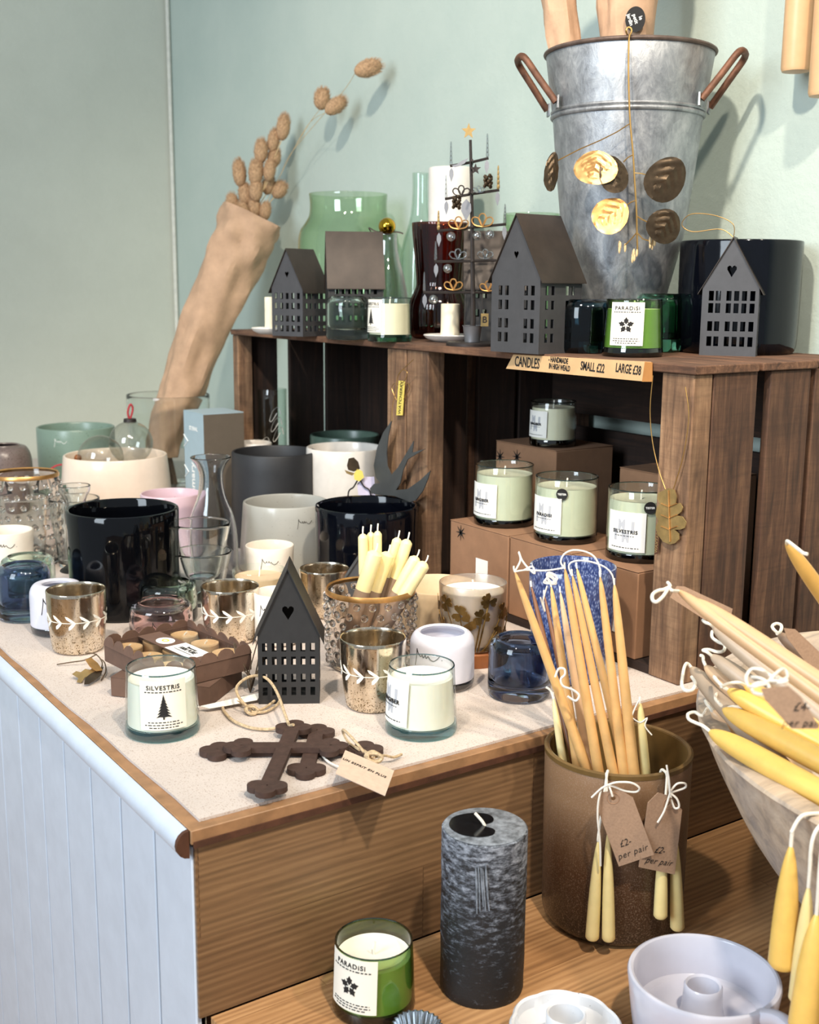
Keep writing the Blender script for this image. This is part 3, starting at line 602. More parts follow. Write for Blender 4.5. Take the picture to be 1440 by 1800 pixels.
clear('glass_jar','clear glass jar with a thick rolled rim at the left edge','jar',45,985,70,[(62,None),(70,975),(80,920),(85,884),(88,876),(86,873)],m='thick_glass',t=.003)
clear('glass_cup','clear ribbed glass beside the crystal candlestick','glass',136,1000,62,[(54,None),(62,990),(70,950),(80,915),(82,905),(87,876)],m='thick_glass',t=.003)
clear('crystal_candlestick','cut crystal candlestick beside the clear jar at the left','candlestick',138,1010,66,[(62,None),(60,1000),(34,990),(18,978),(30,960),(34,945),(26,930),(36,915),(38,895),(34,885),(44,872),(54,862),(55,854)],m='thick_glass',t=.003,tb=.03)
e,cV,sV=clear('glass_cylinder_vase','wide clear glass cylinder vase holding the paper bouquet','vase',301,868,136,[(132,None),(138,860),(140,800),(141,740),(142,694)],m='thick_glass',t=.003)
# tall printed glass in the further crate
clear('printed_glass','tall clear glass with white swirls inside the further crate','glass',481,905,48,[(44,None),(48,890),(50,780),(51,684)],m='bottle_clear',z=ZI)
c,r,s=rest(481,905,48,ZI)
g=G(); rr=random.Random(2)
for k in range(7):
    u=-.02+.04*rr.random(); zz=.09+.15*k/7; g.tube(crs([(u+.012*math.cos(q),zz+.016*math.sin(q*1.3),0) for q in (0,1,2,3,4,5)],4),.0011,5,flat=.4)
e=[o for o in bpy.data.objects if o.get('label','').startswith('tall clear glass with white')][0]; P(e,'swirl_print',wrap(g,lambda z:25*s,yaw_to_cam(c),0,.0012),'etch')
# baubles in the ivory pot
def bauble(label,px,py,wpx,tip,cap):
    q=depth(V((cW.x,cW.y,ZT+hW))); p=dist(px,py,q); r=wpx/2*q/F; e=T('glass_bauble',label,'bauble',p,0,'clear baubles in the ivory pot')
    P(e,'globe',G().blob((0,0,0),r,n=28,m=18),'bauble')
    if cap:
        P(e,'cap',G().lathe([(0,r+.006),(r*.28,r+.005),(r*.30,r*.96),(0,r*.95)],16),'wire_dark')
        P(e,'ribbon',G().tube(crs([(0,0,r),(-.004,0,r+.018),(.002,0,r+.034),(.007,0,r+.026),(.003,0,r+.010),(0,0,r+.004)],6),.0022,6),'red_twine')
    else:
        d=CR*-1; P(e,'cap',G().blob(d*r,.008,n=10,m=6),'copper_wood')
        P(e,'ribbon',G().tube(crs([d*r,d*(r+.02)-V((0,0,.012)),d*(r+.045)-V((0,0,.016)),d*(r+.068)-V((0,0,.030))],6),.0022,6),'red_twine','red and white twine')
bauble('clear glass bauble lying left in the ivory pot with twisted twine',177,805,80,0,False)
bauble('clear glass bauble standing in the ivory pot with a dark cap',230,778,76,0,True)
# blue-grey carton with lettering
p0=at(363,948,ZT); t=T('tall_carton','tall pale blue carton with white lettering behind the carafe','box',p0,0); Hc=hz(p0,728)-ZT; a,b=.088,.095
P(t,'front_face',G().box(-.0004,.002,0.0,b,0,Hc-.002),'box_blue'); P(t,'side_face',G().box(0,a,-.0004,.002,0,Hc-.002),'box_taupe','taupe side face'); P(t,'carton',G().box(.002,a,.002,b,0,Hc-.002),'box_taupe'); lid=P(t,'lid',G().box(0,a,0,b,Hc-.0018,Hc),'box_blue')
fr=lambda y,z:frame((-.0008,y,z),(0,-1,0),(-1,0,0))
g=G(); g.join(text('ST.EVAL',.0115,bold=.0002),fr(b*.50,Hc-.034)); P(t,'brand_lettering',g,'ink_white')
zr=hz(p0+V((0,b*.6,0)),812)-ZT; g=G(); g.join(text('rosemary',.026,bold=.0005,ax='RIGHT'),fr(b*.58,zr)@Matrix.Rotation(PI/2,4,'Z')); P(t,'scent_lettering',g,'ink_white')
for zz in (Hc-.062,Hc-.125):
    q=[(b+0.0,zz+.012),(b-.020,zz),(b,zz-.012)]; P(t,'chevron_print',G().tube([(-.0010,y,z) for y,z in q],.0011,5),'ink_white')
# ================================================================ metal houses
HEART=[(0,-1.25),(.42,-.55),(.82,.1),(.80,.55),(.45,.80),(.14,.66),(0,.42),(-.14,.66),(-.45,.80),(-.80,.55),(-.82,.1),(-.42,-.55)]
def house(label,corner,th,w,d,hw,hr,front,side,heart,wire=False,m='black_metal',group='metal tealight houses',roof='roof_metal'):
    px,py,z=corner; p=at(px,py,z) if not isinstance(px,V) else px
    rot=Matrix.Rotation(R(th),3,'Z'); loc=p-rot@V((w/2,0,0)); e=T('metal_house',label,'lantern',loc,R(th),group); k=.0012; o=.006
    rc=lambda x,z,a,b:[(x-a/2,z-b/2),(x+a/2,z-b/2),(x+a/2,z+b/2),(x-a/2,z+b/2)]
    fo=[[(-w/2,0),(w/2,0),(w/2,hw),(0,hw+hr),(-w/2,hw)]]+[rc(*q) for q in front]
    hs=heart; fh=[[(x*hs,hw+hr*.36+y*hs) for x,y in HEART]]
    X90=Matrix.Rotation(PI/2,4,'X')
    P(e,'front_wall',G().join(flat(fo+fh,k),X90),m); P(e,'back_wall',G().join(flat(fo,k),Matrix.Translation((0,d,0))@X90),m)
    so=[[(k,0),(d-k,0),(d-k,hw),(k,hw)]]+[rc(*q) for q in side]
    for sx in (1,-1): P(e,'side_wall',G().join(flat(so,k),Matrix.Translation((sx*(w/2-k/2),0,0))@Matrix.Rotation(PI/2,4,'Z')@X90),m)
    P(e,'floor_plate',G().box(-w/2+k,w/2-k,k,d-k,.0005,.0018),m)
    sl=hr/(w/2); L=w/2+o
    for sx in (1,-1):
        a=[(0,hw+hr+.0006),(sx*L,hw-o*sl+.0006),(sx*L,hw-o*sl+.0022),(0,hw+hr+.0022+.0006)]
        vs=[(x,-o*.6,zz) for x,zz in a]+[(x,d+o*.6,zz) for x,zz in a]
        P(e,'roof_panel',G().add(vs,[(0,1,2,3),(7,6,5,4),(0,4,5,1),(1,5,6,2),(2,6,7,3),(3,7,4,0)]),roof)
    if wire:
        g=G().tube(crs([(-.002,d*.3,hw+hr),(-.004,d*.3,hw+hr+.02),(-.03,d*.3,hw+hr+.032),(-.062,d*.3,hw+hr+.034),(-.074,d*.3,hw+hr+.020),(-.058,d*.3,hw+hr+.010),(-.02,d*.3,hw+hr+.013),(0,d*.3,hw+hr)],6),.0006,5)
        P(e,'wire_loop',g,'gold_wire')
    return e
def win(cols,rows,a,b): return [(x,z,a,b) for z in rows for x in cols]
house('black metal house with heart cut-out standing at the front of the platform',(562,1236,ZT),-31,.0745,.058,.088,.081,win([-.029+.0116*i for i in range(6)],(.016,.033,.055,.072),.0058,.0105),win([.012+.0135*i for i in range(5)],(.016,.033,.055,.072),.0055,.0105),.0085,roof='black_metal')
house('small black house with heart cut-out at the left of the crate top',(533,592,ZC),-70,.075,.072,.088,.068,win([-.027+.0136*i for i in range(5)],(.014,.032,.055,.073),.007,.011),win([.010+.0128*i for i in range(5)],(.014,.032,.055,.073),.007,.010),.0055,m='black_metal_lit')
house('largest black house with heart cut-out before the metal bucket',(947,623,ZC),-84,.096,.086,.108,.084,[(x,z,.0072,.0135) for z in (.022,.042,.068,.088) for x in (-.030,-.017,.021,.034)],[(x,z,.0065,.0125) for z in (.022,.042,.068,.088) for x in (.014,.026,.056,.068)],.0055,m='black_metal_lit')
house('black house with a wire hanging loop at the right end of the crate top',(1328,627,ZC),-56,.077,.045,.094,.067,[(x,z,.0068,.0135) for z in (.020,.041,.066,.083) for x in (-.026,-.0165,-.002,.0085,.019,.030)],win([.012+.014*i for i in range(3)],(.020,.041,.066,.083),.006,.012),.0078,wire=True,m='black_metal_lit')
house('brown-black house turned sideways before the green jar',(579,596,ZC),-117,.085,.095,.098,.086,[],win([.014+.0112*i for i in range(7)],(.084,.06,.035),.006,.012),.005,roof='roof_metal')
house('brown-black house turned sideways behind the wire tree',(817,604,ZC),-126,.085,.105,.098,.083,[],[(x,z,.006,.012) for z in (.08,.05) for x in (.02,.032)],.005)
house('small grey metal house hidden behind the dotted jar of candles',(664,1106,ZT),-36,.046,.034,.080,.036,[],[],.003,m='grey_metal',roof='grey_metal')
# small white price tag beside the right house
p=at(1222,614,ZC); g=G().join(flat([[(-.006,0),(.007,-.001),(.006,.011),(.001,.016),(-.003,.012)]],.0006),frame((0,0,.0015),(math.cos(R(-50)),math.sin(R(-50)),0),(-.6,-.7,.3)))
S('price_tag',g,'paper_white','tiny white price tag leaning beside the right metal house','tag',p)
# ================================================================ glass and pots on the crates
def top(name,label,cat,xc,x,prof,m,t=.0025,tb=.006,n=52,ripple=None):
    d=ray(xc,560); q=x/d.x; c=V((x,d.y*q,ZC)); s=depth(c)/F
    P0=[(w_*s/2,(hz(c,py)-ZC) if py else 0) for w_,py in prof]; e=T(name,label,cat,c)
    P(e,'body',G().lathe(vessel(cr2(P0,5),t,tb),n,ripple=ripple),m); return e,c,s
top('green_jar','large pale green glass jar with a short neck at the back of the crate top','jar',613,1.35,[(160,None),(172,588),(175,575),(175,500),(175,435),(168,408),(150,393),(136,380),(132,362),(135,342)],'jar_green')
top('glass_bottle','tall pale green glass bottle beside the white cylinder vase','bottle',737,1.37,[(64,None),(68,585),(68,470),(60,430),(40,395),(30,365),(27,330),(28,305)],'clear_green')
top('cylinder_vase','tall plain white cylinder vase behind the ribbed amber vase','vase',790,1.37,[(74,None),(78,595),(78,450),(78,297)],'white_glaze',.004)
top('amber_vase','dark amber ribbed vase with a bulging foot on the crate top','vase',772,1.25,[(80,None),(100,588),(108,560),(106,535),(84,508),(80,495),(86,455),(94,415),(97,393)],'amber_ribbed',.003,.008,n=96,ripple=lambda a,k:1+.016*math.cos(24*a))
e,cC,sC=top('stoppered_carafe','clear round-bellied carafe closed with a gold ball','carafe',680,1.225,[(70,None),(77,590),(78,550),(74,520),(58,480),(42,450),(35,425),(36,412)],'grey_carafe')
zb=hz(cC,398)-ZC; P(e,'gold_stopper',G().blob((0,0,zb),15*sC,n=24,m=16),'gold_ball')
rA=V((math.cos(yaw_to_cam(cC)+PI/2),math.sin(yaw_to_cam(cC)+PI/2),0))
P(e,'ribbon',G().tube(crs([rA*.030+V((0,0,zb-.013)),rA*.018+V((0,0,zb-.010)),rA*-.018+V((0,0,zb-.010)),rA*-.034+V((0,0,zb-.003)),rA*-.030+V((0,0,zb-.014)),rA*-.038+V((0,0,zb-.045)),rA*-.050+V((0,0,zb-.085)),rA*-.046+V((0,0,zb-.11))],5),.0022,6,flat=.5),'wire_dark','dark brown ribbon')
top('green_vase','green glass vase behind the largest house, only its rim showing','vase',930,1.385,[(90,None),(98,590),(98,450),(97,377)],'jar_green')
top('dark_blue_jar','large dark blue glass jar behind the right house','jar',1296,1.384,[(188,None),(200,612),(205,590),(207,500),(207,427)],'blue_black',.005)
def chamber(label,xc,yb,wd,wst,yt,off=0):
    c,r,s=rest(xc,yb,wd*.6,ZC); h=hgt(c,yt); e=T('candle_dish',label,'candle holder',c,0,'white candle dishes on the crate top'); rd=wd/2*s; rs=wst/2*s
    P(e,'dish',G().lathe([(0,0),(rd*.6,0),(rd*.9,.006),(rd,.011),(rd*.97,.0125),(rd*.85,.008),(rd*.5,.004),(0,.004)],44),'white_glaze')
    P(e,'candle_tube',G().lathe([(0,.0041),(rs*1.25,.0041),(rs*1.05,.010),(rs,.02),(rs,h),(rs*.93,h+.001),(rs*.8,h),(rs*.8,h*.75),(0,h*.75)],32),'wax_cream')
chamber('white candle dish with a cream stub at the left end of the crate top',476,588,68,20,523)
chamber('white candle dish with a cream stub beside the wire tree',791,602,94,33,535)
# ================================================================ wire tree
c,r,s=rest(830,610,92,ZC); e=T('wire_tree','dark wire christmas tree with crystal candles and a gold star','ornament',c); nv=V((c.x,c.y,0)).normalized()
pt=lambda px,py,o=0:onplane(px,py,c,nv)+nv*o-c
P(e,'base',G().lathe([(0,0),(r,0),(r,.004),(r*.96,.006),(0,.006)],44),'wire_dark')
P(e,'trunk',G().tube([(0,0,.006),pt(832,560),pt(831,480),pt(830,400),pt(829,320),pt(827,246)],[.005,.0042,.0035,.003,.0026,.0022],8),'wire_dark')
P(e,'cup',G().lathe([(0,.0062),(.012,.0062),(.015,.03),(.0165,.032),(.013,.03),(.011,.009),(0,.009)],24),'silver_leaf')
BR=[((791,292),(830,285),(859,278)),((782,350),(830,341),(878,334)),((769,406),(830,400),(890,394)),((764,460),(830,459),(897,457)),((744,514),(832,514),(902,514))]
leafsh=[(0,0),(.45,.3),(.5,.7),(0,1.3),(-.5,.7),(-.45,.3)]
starsh=[(math.sin(PI*i/5)*(1 if i%2==0 else .42),math.cos(PI*i/5)*(1 if i%2==0 else .42)) for i in range(10)]
fc=lambda px,py,o=-.006:frame(pt(px,py,o),(math.cos(yaw_to_cam(c)+PI/2),math.sin(yaw_to_cam(c)+PI/2),0),-nv)
for k,b in enumerate(BR):
    g=G().tube([pt(*q) for q in b],.0021,6)
    for o in (.05,): L=.03+.009*k; m_=pt(*b[1]); g.tube([m_-nv*L,m_+nv*L],.0021,6)
    br=P(e,'branch',g,'wire_dark')
    for q,sg in ((b[0],1),(b[2],-1)):
        x,y=q; tall=44 if k<2 else 34; g=G()
        for j in range(5): g.blob(pt(x+sg*2,y-6-tall*j/5.5),.0026-.0003*j,rz=.0048,n=8,m=6)
        P(br,'crystal_candle',g,'crystal_wire' if (k+sg)%3 else 'brass')
        P(br,'hanging_leaf',G().join(flat([[(u*.007,-v*.017) for u,v in leafsh]],.0008),fc(x+sg*3,y+3)),'silver_leaf')
def loopflower(px,py,sz,m,up=True):
    g=G()
    for a in (-50,0,50):
        ca=R(a); pts=[(0,0,0),(-.28*sz,.55*sz,0),(-.16*sz,.95*sz,0),(.16*sz,.95*sz,0),(.28*sz,.55*sz,0),(0,0,0)]
        g.tube(crs(pts,4),.0011,5,mx=fc(px,py,-.004)@Matrix.Rotation(-ca,4,'Z'))
    P(e,'wire_flower',g,m)
for q in ((806,403,.026,'gold'),(848,399,.028,'gold'),(805,456,.022,'crystal_wire'),(853,455,.020,'crystal_wire'),(797,510,.024,'gold'),(858,512,.022,'gold'),(811,345,.022,'wire_dark'),(842,339,.014,'crystal_wire')): loopflower(q[0],q[1],q[2]*.72,q[3])
for px,py in ((858,323),(803,360)):
    g=G(); rr=random.Random(px)
    for j in range(16): a=j*2.4; g.blob(pt(px,py,-.004)+V((0,0,.004))+V((math.cos(a)*.005,math.sin(a)*.005,(j-8)*.0011)),.0032,n=6,m=4)
    P(e,'pine_cone',g,'dark_gold')
for px,py in ((793,416),(838,414),(861,412),(787,472),(762,526)): P(e,'glass_bead',G().blob(pt(px,py,-.003),.0072,n=12,m=8),'crystal_wire')
P(e,'leaf',G().join(flat([[(u*.016,-v*.026) for u,v in leafsh]],.0012),fc(820,350)),'silver_leaf')
P(e,'star_charm',G().join(flat([[(x*.009,y*.009) for x,y in starsh]],.001),fc(836,298)),'wire_dark')
P(e,'top_star',G().join(flat([[(x*.0115,y*.0125) for x,y in starsh]],.0018),fc(824,231,-.002)),'brass')
P(e,'bird_charm',G().join(flat([[(-.012,-.003),(-.004,-.001),(.004,.004),(.014,.008),(.008,.000),(.0,-.004),(-.008,-.006)]],.001),fc(808,288)),'silver_leaf')
p=pt(852,562,-.012)+c; g=G(); g.join(flat([[(-.006,-.010),(.006,-.010),(.006,.010),(-.006,.010)]],.0015),frame((0,0,0),(.8,-.6,0),-nv)); 
e2=T('brass_tag','brass letter tag hanging from the wire tree beside the largest house','tag',p); P(e2,'plate',g,'brass'); P(e2,'lettering',G().join(text('B',.014,bold=.0003),frame(-nv*.0011,(.83,-.56,0),-nv)),'wire_dark')
P(e2,'wire',G().tube(crs([(0,0,.010),(-.004,.002,.024),(-.002,.004,.04),pt(850,514)+c-p],5),.0006,5),'wire_dark')
# ================================================================ galvanised bucket and what it holds
d=ray(1089,540); q=1.298/d.x; cB=V((1.298,d.y*q,ZC)); sB=depth(cB)/F; zB=lambda py:hz(cB,py)-ZC
hB=zB(96); prb=[(57,None),(63,590),(80,518),(104,415),(117,300),(125,214),(132,160),(140,97)]
PB=[(w_*sB,(zB(py) if py else 0)) for w_,py in prb]
e=T('metal_bucket','tall galvanised flower bucket with rusty side handles on the crate top','bucket',cB)
P(e,'body',G().lathe(vessel(PB,.0016,.004),72),'galvanised')
rz=lambda z:next((a[0]+(b[0]-a[0])*(z-a[1])/(b[1]-a[1]) for a,b in zip(PB,PB[1:]) if a[1]<=z<=b[1]),PB[-1][0])
g=G()
for zz,k in ((zB(207),.004),(zB(199),.0028)):
    g.lathe([(rz(zz)-.0005+k*math.cos(a),zz+k*math.sin(a)) for a in [2*PI*i/10 for i in range(11)]],72)
P(e,'hoop',g,'galvanised'); g=G().lathe([(PB[-1][0]+.0005+.0032*math.cos(a),hB+.0032*math.sin(a)) for a in [2*PI*i/10 for i in range(11)]],72); P(e,'rolled_rim',g,'rim_rust')
ac=yaw_to_cam(cB)
for sg in (1,-1):
    qa=ac+sg*R(78); n_=V((math.cos(qa),math.sin(qa),0)); tg=V((math.sin(qa)*sg,-math.cos(qa)*sg,0))
    za=zB(196); zt=zB(106); r0=rz(za)
    k1=n_*(r0+.002)+tg*.042+V((0,0,za+.006)); k2=n_*(r0+.002)-tg*.042+V((0,0,za+.006))
    top1=n_*(r0+.048)+tg*.030+V((0,0,zt-.004)); top2=n_*(r0+.048)-tg*.030+V((0,0,zt-.004)); tm=n_*(r0+.053)+V((0,0,zt))
    P(e,'handle',G().tube(crs([k1,k1*.45+top1*.55,top1,tm,top2,k2*.45+top2*.55,k2],6),.0052,10),'rust')
    for k in (k1,k2): P(e,'handle_bracket',G().join(G().box(-.009,.009,-.009,.009,-.0012,.0014),frame(k-n_*.002,V((0,0,1)),n_)),'galvanised')
def paper_roll(label,pts,rad,seed,grp='paper wrapped bundles in the bucket',name='paper_parcel',loc=None,n=30):
    rr=random.Random(seed); A=crs(pts,7); m=len(A); g=G(); vs=[];fs=[]
    ph=[rr.random()*6 for _ in range(6)]; nn=None
    for i,p in enumerate(A):
        t=(A[min(i+1,m-1)]-A[max(i-1,0)]).normalized(); nn=(t.orthogonal() if nn is None else nn-t*nn.dot(t)).normalized(); bn=t.cross(nn); u=i/(m-1)
        u2=u*(len(rad)-1); k=min(int(u2),len(rad)-2); r=rad[k]+(rad[k+1]-rad[k])*(u2-k)
        for j in range(n):
            a=2*PI*j/n; w=1+.05*math.sin(3*a+ph[0]+5*u)+.05*math.sin(5*a+ph[1]-11*u)+.045*math.sin(7*a+23*u+ph[2])+.035*math.sin(4*a-31*u+ph[3])+.03*rr.random()
            vs.append(p+nn*(math.cos(a)*r*w)+bn*(math.sin(a)*r*w))
    for i in range(m-1):
        for j in range(n): k=(j+1)%n; fs.append((i*n+j,i*n+k,(i+1)*n+k,(i+1)*n+j))
    return g.add(vs,fs),A
for label,pl,rad,sd in (('slim brown paper parcel standing at the left of the metal bucket',[(1032,420),(1012,200),(990,60),(970,-120),(960,-240)],[.016,.020,.024,.028,.034],3),('wide brown paper parcel with a round black sticker in the metal bucket',[(1104,430),(1102,200),(1104,60),(1108,-120),(1112,-240)],[.022,.03,.039,.045,.05],4)):
    off=-V((cB.x,cB.y,0)).normalized()*(.0); pts=[onplane(x,y,cB+off,V((cB.x,cB.y,0)).normalized())-cB for x,y in pl]
    g,A=paper_roll(label,pts,rad,sd); e=T('paper_parcel',label,'parcel',cB,0,'paper wrapped bundles in the bucket'); P(e,'paper_wrap',g,'kraft_paper',sharp=25)
    if sd==4:
        nv=V((cB.x,cB.y,0)).normalized(); p=onplane(1117,34,cB-nv*.048,nv)-cB
        mm=frame(p,(math.cos(ac+PI/2),math.sin(ac+PI/2),0),-nv)
        st=P(e,'sticker',G().join(flat([[(.0142*math.cos(2*PI*i/32),.0175*math.sin(2*PI*i/32)) for i in range(32)]],.0006),mm),'ink','round black sticker with white lettering')
        for k,wd in enumerate(('le','petit','jardin')): P(st,'lettering',G().join(text(wd,.0074,bold=.0001),mm@Matrix.Translation((.0075-.0075*k,.0015-.001*k,.0006))@Matrix.Rotation(R(-70),4,'Z')),'ink_white')
# leaf garland
nv=V((cB.x,cB.y,0)).normalized(); pg=cB-nv*(PB[-1][0]+.0065); gp=lambda px,py,o=0:onplane(px,py,pg+nv*o,nv)-pg
e=T('leaf_garland','gold wire garland with oval metal leaves hanging over the bucket rim','garland',pg); ring=[gp(1105,64),gp(1101,56),gp(1102,50),gp(1106,48),gp(1110,51),gp(1110,57)]
wg=G().tube(crs([gp(1105,66)+nv*.012+V((0,0,.004)),ring[1],ring[2],ring[3],ring[4],ring[5],gp(1106,68),gp(1105,120),gp(1106,170),gp(1108,215),gp(1113,270),gp(1116,320),gp(1119,370),gp(1120,410),gp(1121,446)],5),.0013,6)
P(e,'main_wire',wg,'gold_wire')
g=G()
for a,b in (((1108,217),[(1085,232),(1055,247),(1020,262),(981,282)]),((1113,272),[(1104,277),(1096,285)]),((1116,304),[(1128,305),(1140,308)]),((1119,352),[(1110,355),(1100,362)]),((1120,380),[(1129,386),(1138,390)]),((1120,408),[(1112,418),(1098,432)]),((1121,410),[(1130,420),(1143,424)])): g.tube([gp(*a)]+[gp(*q,-.002) for q in b],.0009,5)
P(e,'side_wire',g,'gold_wire')
def metal_leaf(px,py,wpx,hpx,ang,m,tilt=0,o=-.006):
    s=depth(pg)/F; a,b=wpx*s/2,hpx*s/2; g=G(); N=24; K=14; vs=[];fs=[]
    for sd in (0,1):
        for i in range(K+1):
            for j in range(N):
                q=i/K; th=2*PI*j/N; x=q*math.cos(th); y=q*math.sin(th); zz=.0016*abs(((y+abs(x)*.8)*4.2)%2-1)+.006*(1-abs(x))*.5
                vs.append((x*a*(1-.12*y),y*b,zz-sd*.0004))
    for i in range(K):
        for j in range(N):
            k=(j+1)%N; b0=i*N; fs.append((b0+j,b0+k,b0+N+k,b0+N+j)); B=(K+1)*N; fs.append((B+b0+k,B+b0+j,B+b0+N+j,B+b0+N+k))
    rx=V((math.cos(ac+PI/2),math.sin(ac+PI/2),0)); mm=frame(gp(px,py,o),rx,-nv)@Matrix.Rotation(R(ang),4,'Z')@Matrix.Rotation(R(tilt),4,'Y')
    P(e,'metal_leaf',G().join(G().add(vs,fs),mm),m,sharp=20)
for q in ((1048,295,80,56,-8,'gold',-20),(1078,307,50,64,20,'dark_gold',18),(1170,315,68,78,-35,'dark_gold',14),(1074,379,66,64,-55,'gold',-22),(1167,397,62,58,-30,'dark_gold',20),(969,302,30,66,-6,'dark_gold',40)): metal_leaf(*q,o=-.010)
g=G()
for px,py in ((1094,434),(1117,449),(1148,425)):
    rr=random.Random(px)
    for k in range(7): a=rr.random()*PI*2; p=gp(px,py,-.004); g.blob(p+V((math.cos(a)*.005,math.sin(a)*.003,(rr.random()-.5)*.012)),.0018,rz=.0055,n=6,m=5)
P(e,'bud_cluster',g,'straw')
# thin candles hanging on the wall, top right
def wallcandle(label,px,py,wpx,x,up):
    p=atx(px,py,x); s=depth(p)/F; r=wpx/2*s; e=T('hanging_candle',label,'candle',p,0,'pale candles hanging high on the wall'); h=up
    P(e,'wax',G().lathe([(0,.0006),(r*.5,0),(r*.92,.0015),(r,.006),(r*.98,h*.6),(r*.85,h*.93),(r*.4,h*.985),(0,h)],36),'wax_beige')
    P(e,'wick',G().tube([(0,0,h-.002),(.004,0,h+.03),(WX-x-.002,0,h+.06)],.0014,6),'wick')
    P(e,'wall_nail',G().tube([(WX-x+.002,0,h+.06),(WX-x-.02,0,h+.062)],.002,6),'steel')
wallcandle('left of the two pale candles hanging high on the wall',1399,128,52,1.425,.30)
wallcandle('right, lower one of the two pale candles hanging high on the wall',1448,171,54,1.418,.34)
# ================================================================ paper bouquet of bunny tails in the glass cylinder
nv=V((cV.x,cV.y,0)).normalized(); bp=lambda px,py,o=0:onplane(px,py,cV+nv*o,nv)-cV; sv=depth(cV)/F
e=T('paper_bouquet','brown paper cone of dried bunny tails leaning in the glass cylinder vase','bouquet',cV)
g,A=paper_roll('',[bp(286,800),bp(292,755),bp(318,690),bp(352,590),(bp(400,480)),bp(428,420),bp(446,380)],[26*sv,30*sv,36*sv,40*sv,46*sv,50*sv,53*sv],11,n=40); P(e,'paper_wrap',g,'kraft_paper',sharp=25)
g=G(); rr=random.Random(9)
for k in range(26):
    u=rr.random()*2-1; g.tube(crs([bp(288+u*6,775,u*.01),bp(290+u*14,815,rr.random()*.03-.015),bp(292+u*20,852,rr.random()*.04-.02)],4),.0032,5,flat=.4)
P(e,'stem_bundle',g,'raffia','brown dry stems below the paper')
HD=[(498,224,10,19,-8),(481,247,9,17,-12),(459,266,10,18,-6),(450,303,11,20,-6),(421,305,10,20,4),(431,342,10,19,6),(409,361,10,18,4),(491,334,11,14,-35),(482,278,10,15,-14),(474,300,9,16,-10),(472,326,9,14,-14),(450,336,10,16,-4),(427,372,10,15,6),(417,386,11,13,2),(447,366,10,15,0),(466,372,9,14,-10)]
FAR=[(566,174,11,15,-10,'dried bunny tail head drooping leftmost of the three far from the paper cone'),(590,186,10,17,-55,'lower right one of the two touching bunny tail heads before the wall'),(647,120,11,19,-72,'single bunny tail head highest and furthest right before the wall')]
def bunny(px,py,rx,ry,ang,label,grp,far=False):
    rr=random.Random(px*7+py); o=(rr.random()-.5)*.05; p=bp(px,py,o); loc=cV+p
    if far: loc=atx(px,py,1.40); p=loc-cV
    e=T('bunny_tail',label,'dried grass',loc,0,grp); mm=frame((0,0,0),(math.cos(yaw_to_cam(cV)+PI/2),math.sin(yaw_to_cam(cV)+PI/2),0),-nv)@Matrix.Rotation(R(ang),4,'Z')
    a,b=rx*sv*1.25,ry*sv*1.15; g=G().blob((0,0,0),a*.92,b,a*.92,14,10,mm)
    for k in range(420):
        u=rr.random()*2-1; th=rr.random()*2*PI; q=math.sqrt(1-u*u); n_=V((q*math.cos(th),u,q*math.sin(th))); b0=V((n_.x*a*.9,n_.y*b*.95,n_.z*a*.9)); tip=b0*1.22+V((0,b*.16,0)); s1=n_.orthogonal().normalized()*a*.035
        g.add([b0-s1,b0+s1,tip],[(0,1,2)],mm)
    P(e,'fluffy_head',g,'bunny')
    foot=mm@V((0,-b*.9,0))
    if far:
        pl=[foot]+[atx(x,y,1.40-.0*i)-loc for i,(x,y) in enumerate(((545,215) if px<600 else (600,165),(515,265)))]+[bp(x,y,-.01)-p for x,y in ((492,310),(462,370),(440,420))]
    else: pl=[foot,bp(px*.55+435*.45,py*.5+400*.5,o*.5)-p,bp(428,430)-p]
    P(e,'stem',G().tube(crs(pl,5),.0011 if not far else .0006,5),'straw')
for h in HD: bunny(*h,'fluffy beige dried bunny tail standing in the brown paper cone','bunny tails in the paper cone')
for h in FAR: bunny(*h[:5],h[5],'bunny tails far out before the wall',True)
# ================================================================ price strip, ornaments on the crate fronts
def pxflat(loops,p,n,xd,t):
    # outline seen in the photo, cut from sheet of thickness t lying in the plane (p, n)
    M_=frame(p,xd,n); I=M_.inverted(); L=[]
    for lp in loops: L.append([(lambda q:(q.x,q.y))(I@onplane(x,y,V(p),V(n))) for x,y in lp])
    R3=M_.to_3x3().to_4x4(); return G().join(flat(L,t),R3),R3
def curvepx(pts,p,n): return [onplane(x,y,V(p),V(n))-V(p) for x,y in pts]
NX=V((-1,0,0)); p=atx(1018,645,CX-.0062)
g,R3=pxflat([[(903,623),(1145,636),(1138,671),(890,648)]],p,NX,(0,-1,0),.0008); e=T('price_sign','handwritten brown paper price strip along the nearer crate top edge','sign',p); P(e,'paper_strip',g,'sign_paper')
def put(g,s,px,py,size,ang=0,sx=.62,bold=.0003,shear=.08): 
    q=onplane(px,py,p,NX)-p; P(e,'lettering',G().join(text(s,size,sx=sx,bold=bold,shear=shear),Matrix.Translation(q+NX*.0007)@R3@Matrix.Rotation(R(ang),4,'Z')),'ink')
g=G(); put(g,'CANDLES',927,638,.0205,-1,.62); put(g,'- HANDMADE',982,633.5,.0105,-1.5,.62); put(g,'IN HIGH WEALD',984,646,.0105,-2,.56); put(g,'SMALL £22',1042,646,.0165,-2,.60); put(g,'LARGE £38',1105,649.5,.0165,-2,.58)
g,_=pxflat([[(1134,636),(1147,637),(1147,671),(1129,671)]],p+NX*.0009,NX,(0,-1,0),.0006); g.map(lambda q:q+NX*.0009); P(e,'tape',g,'tape')
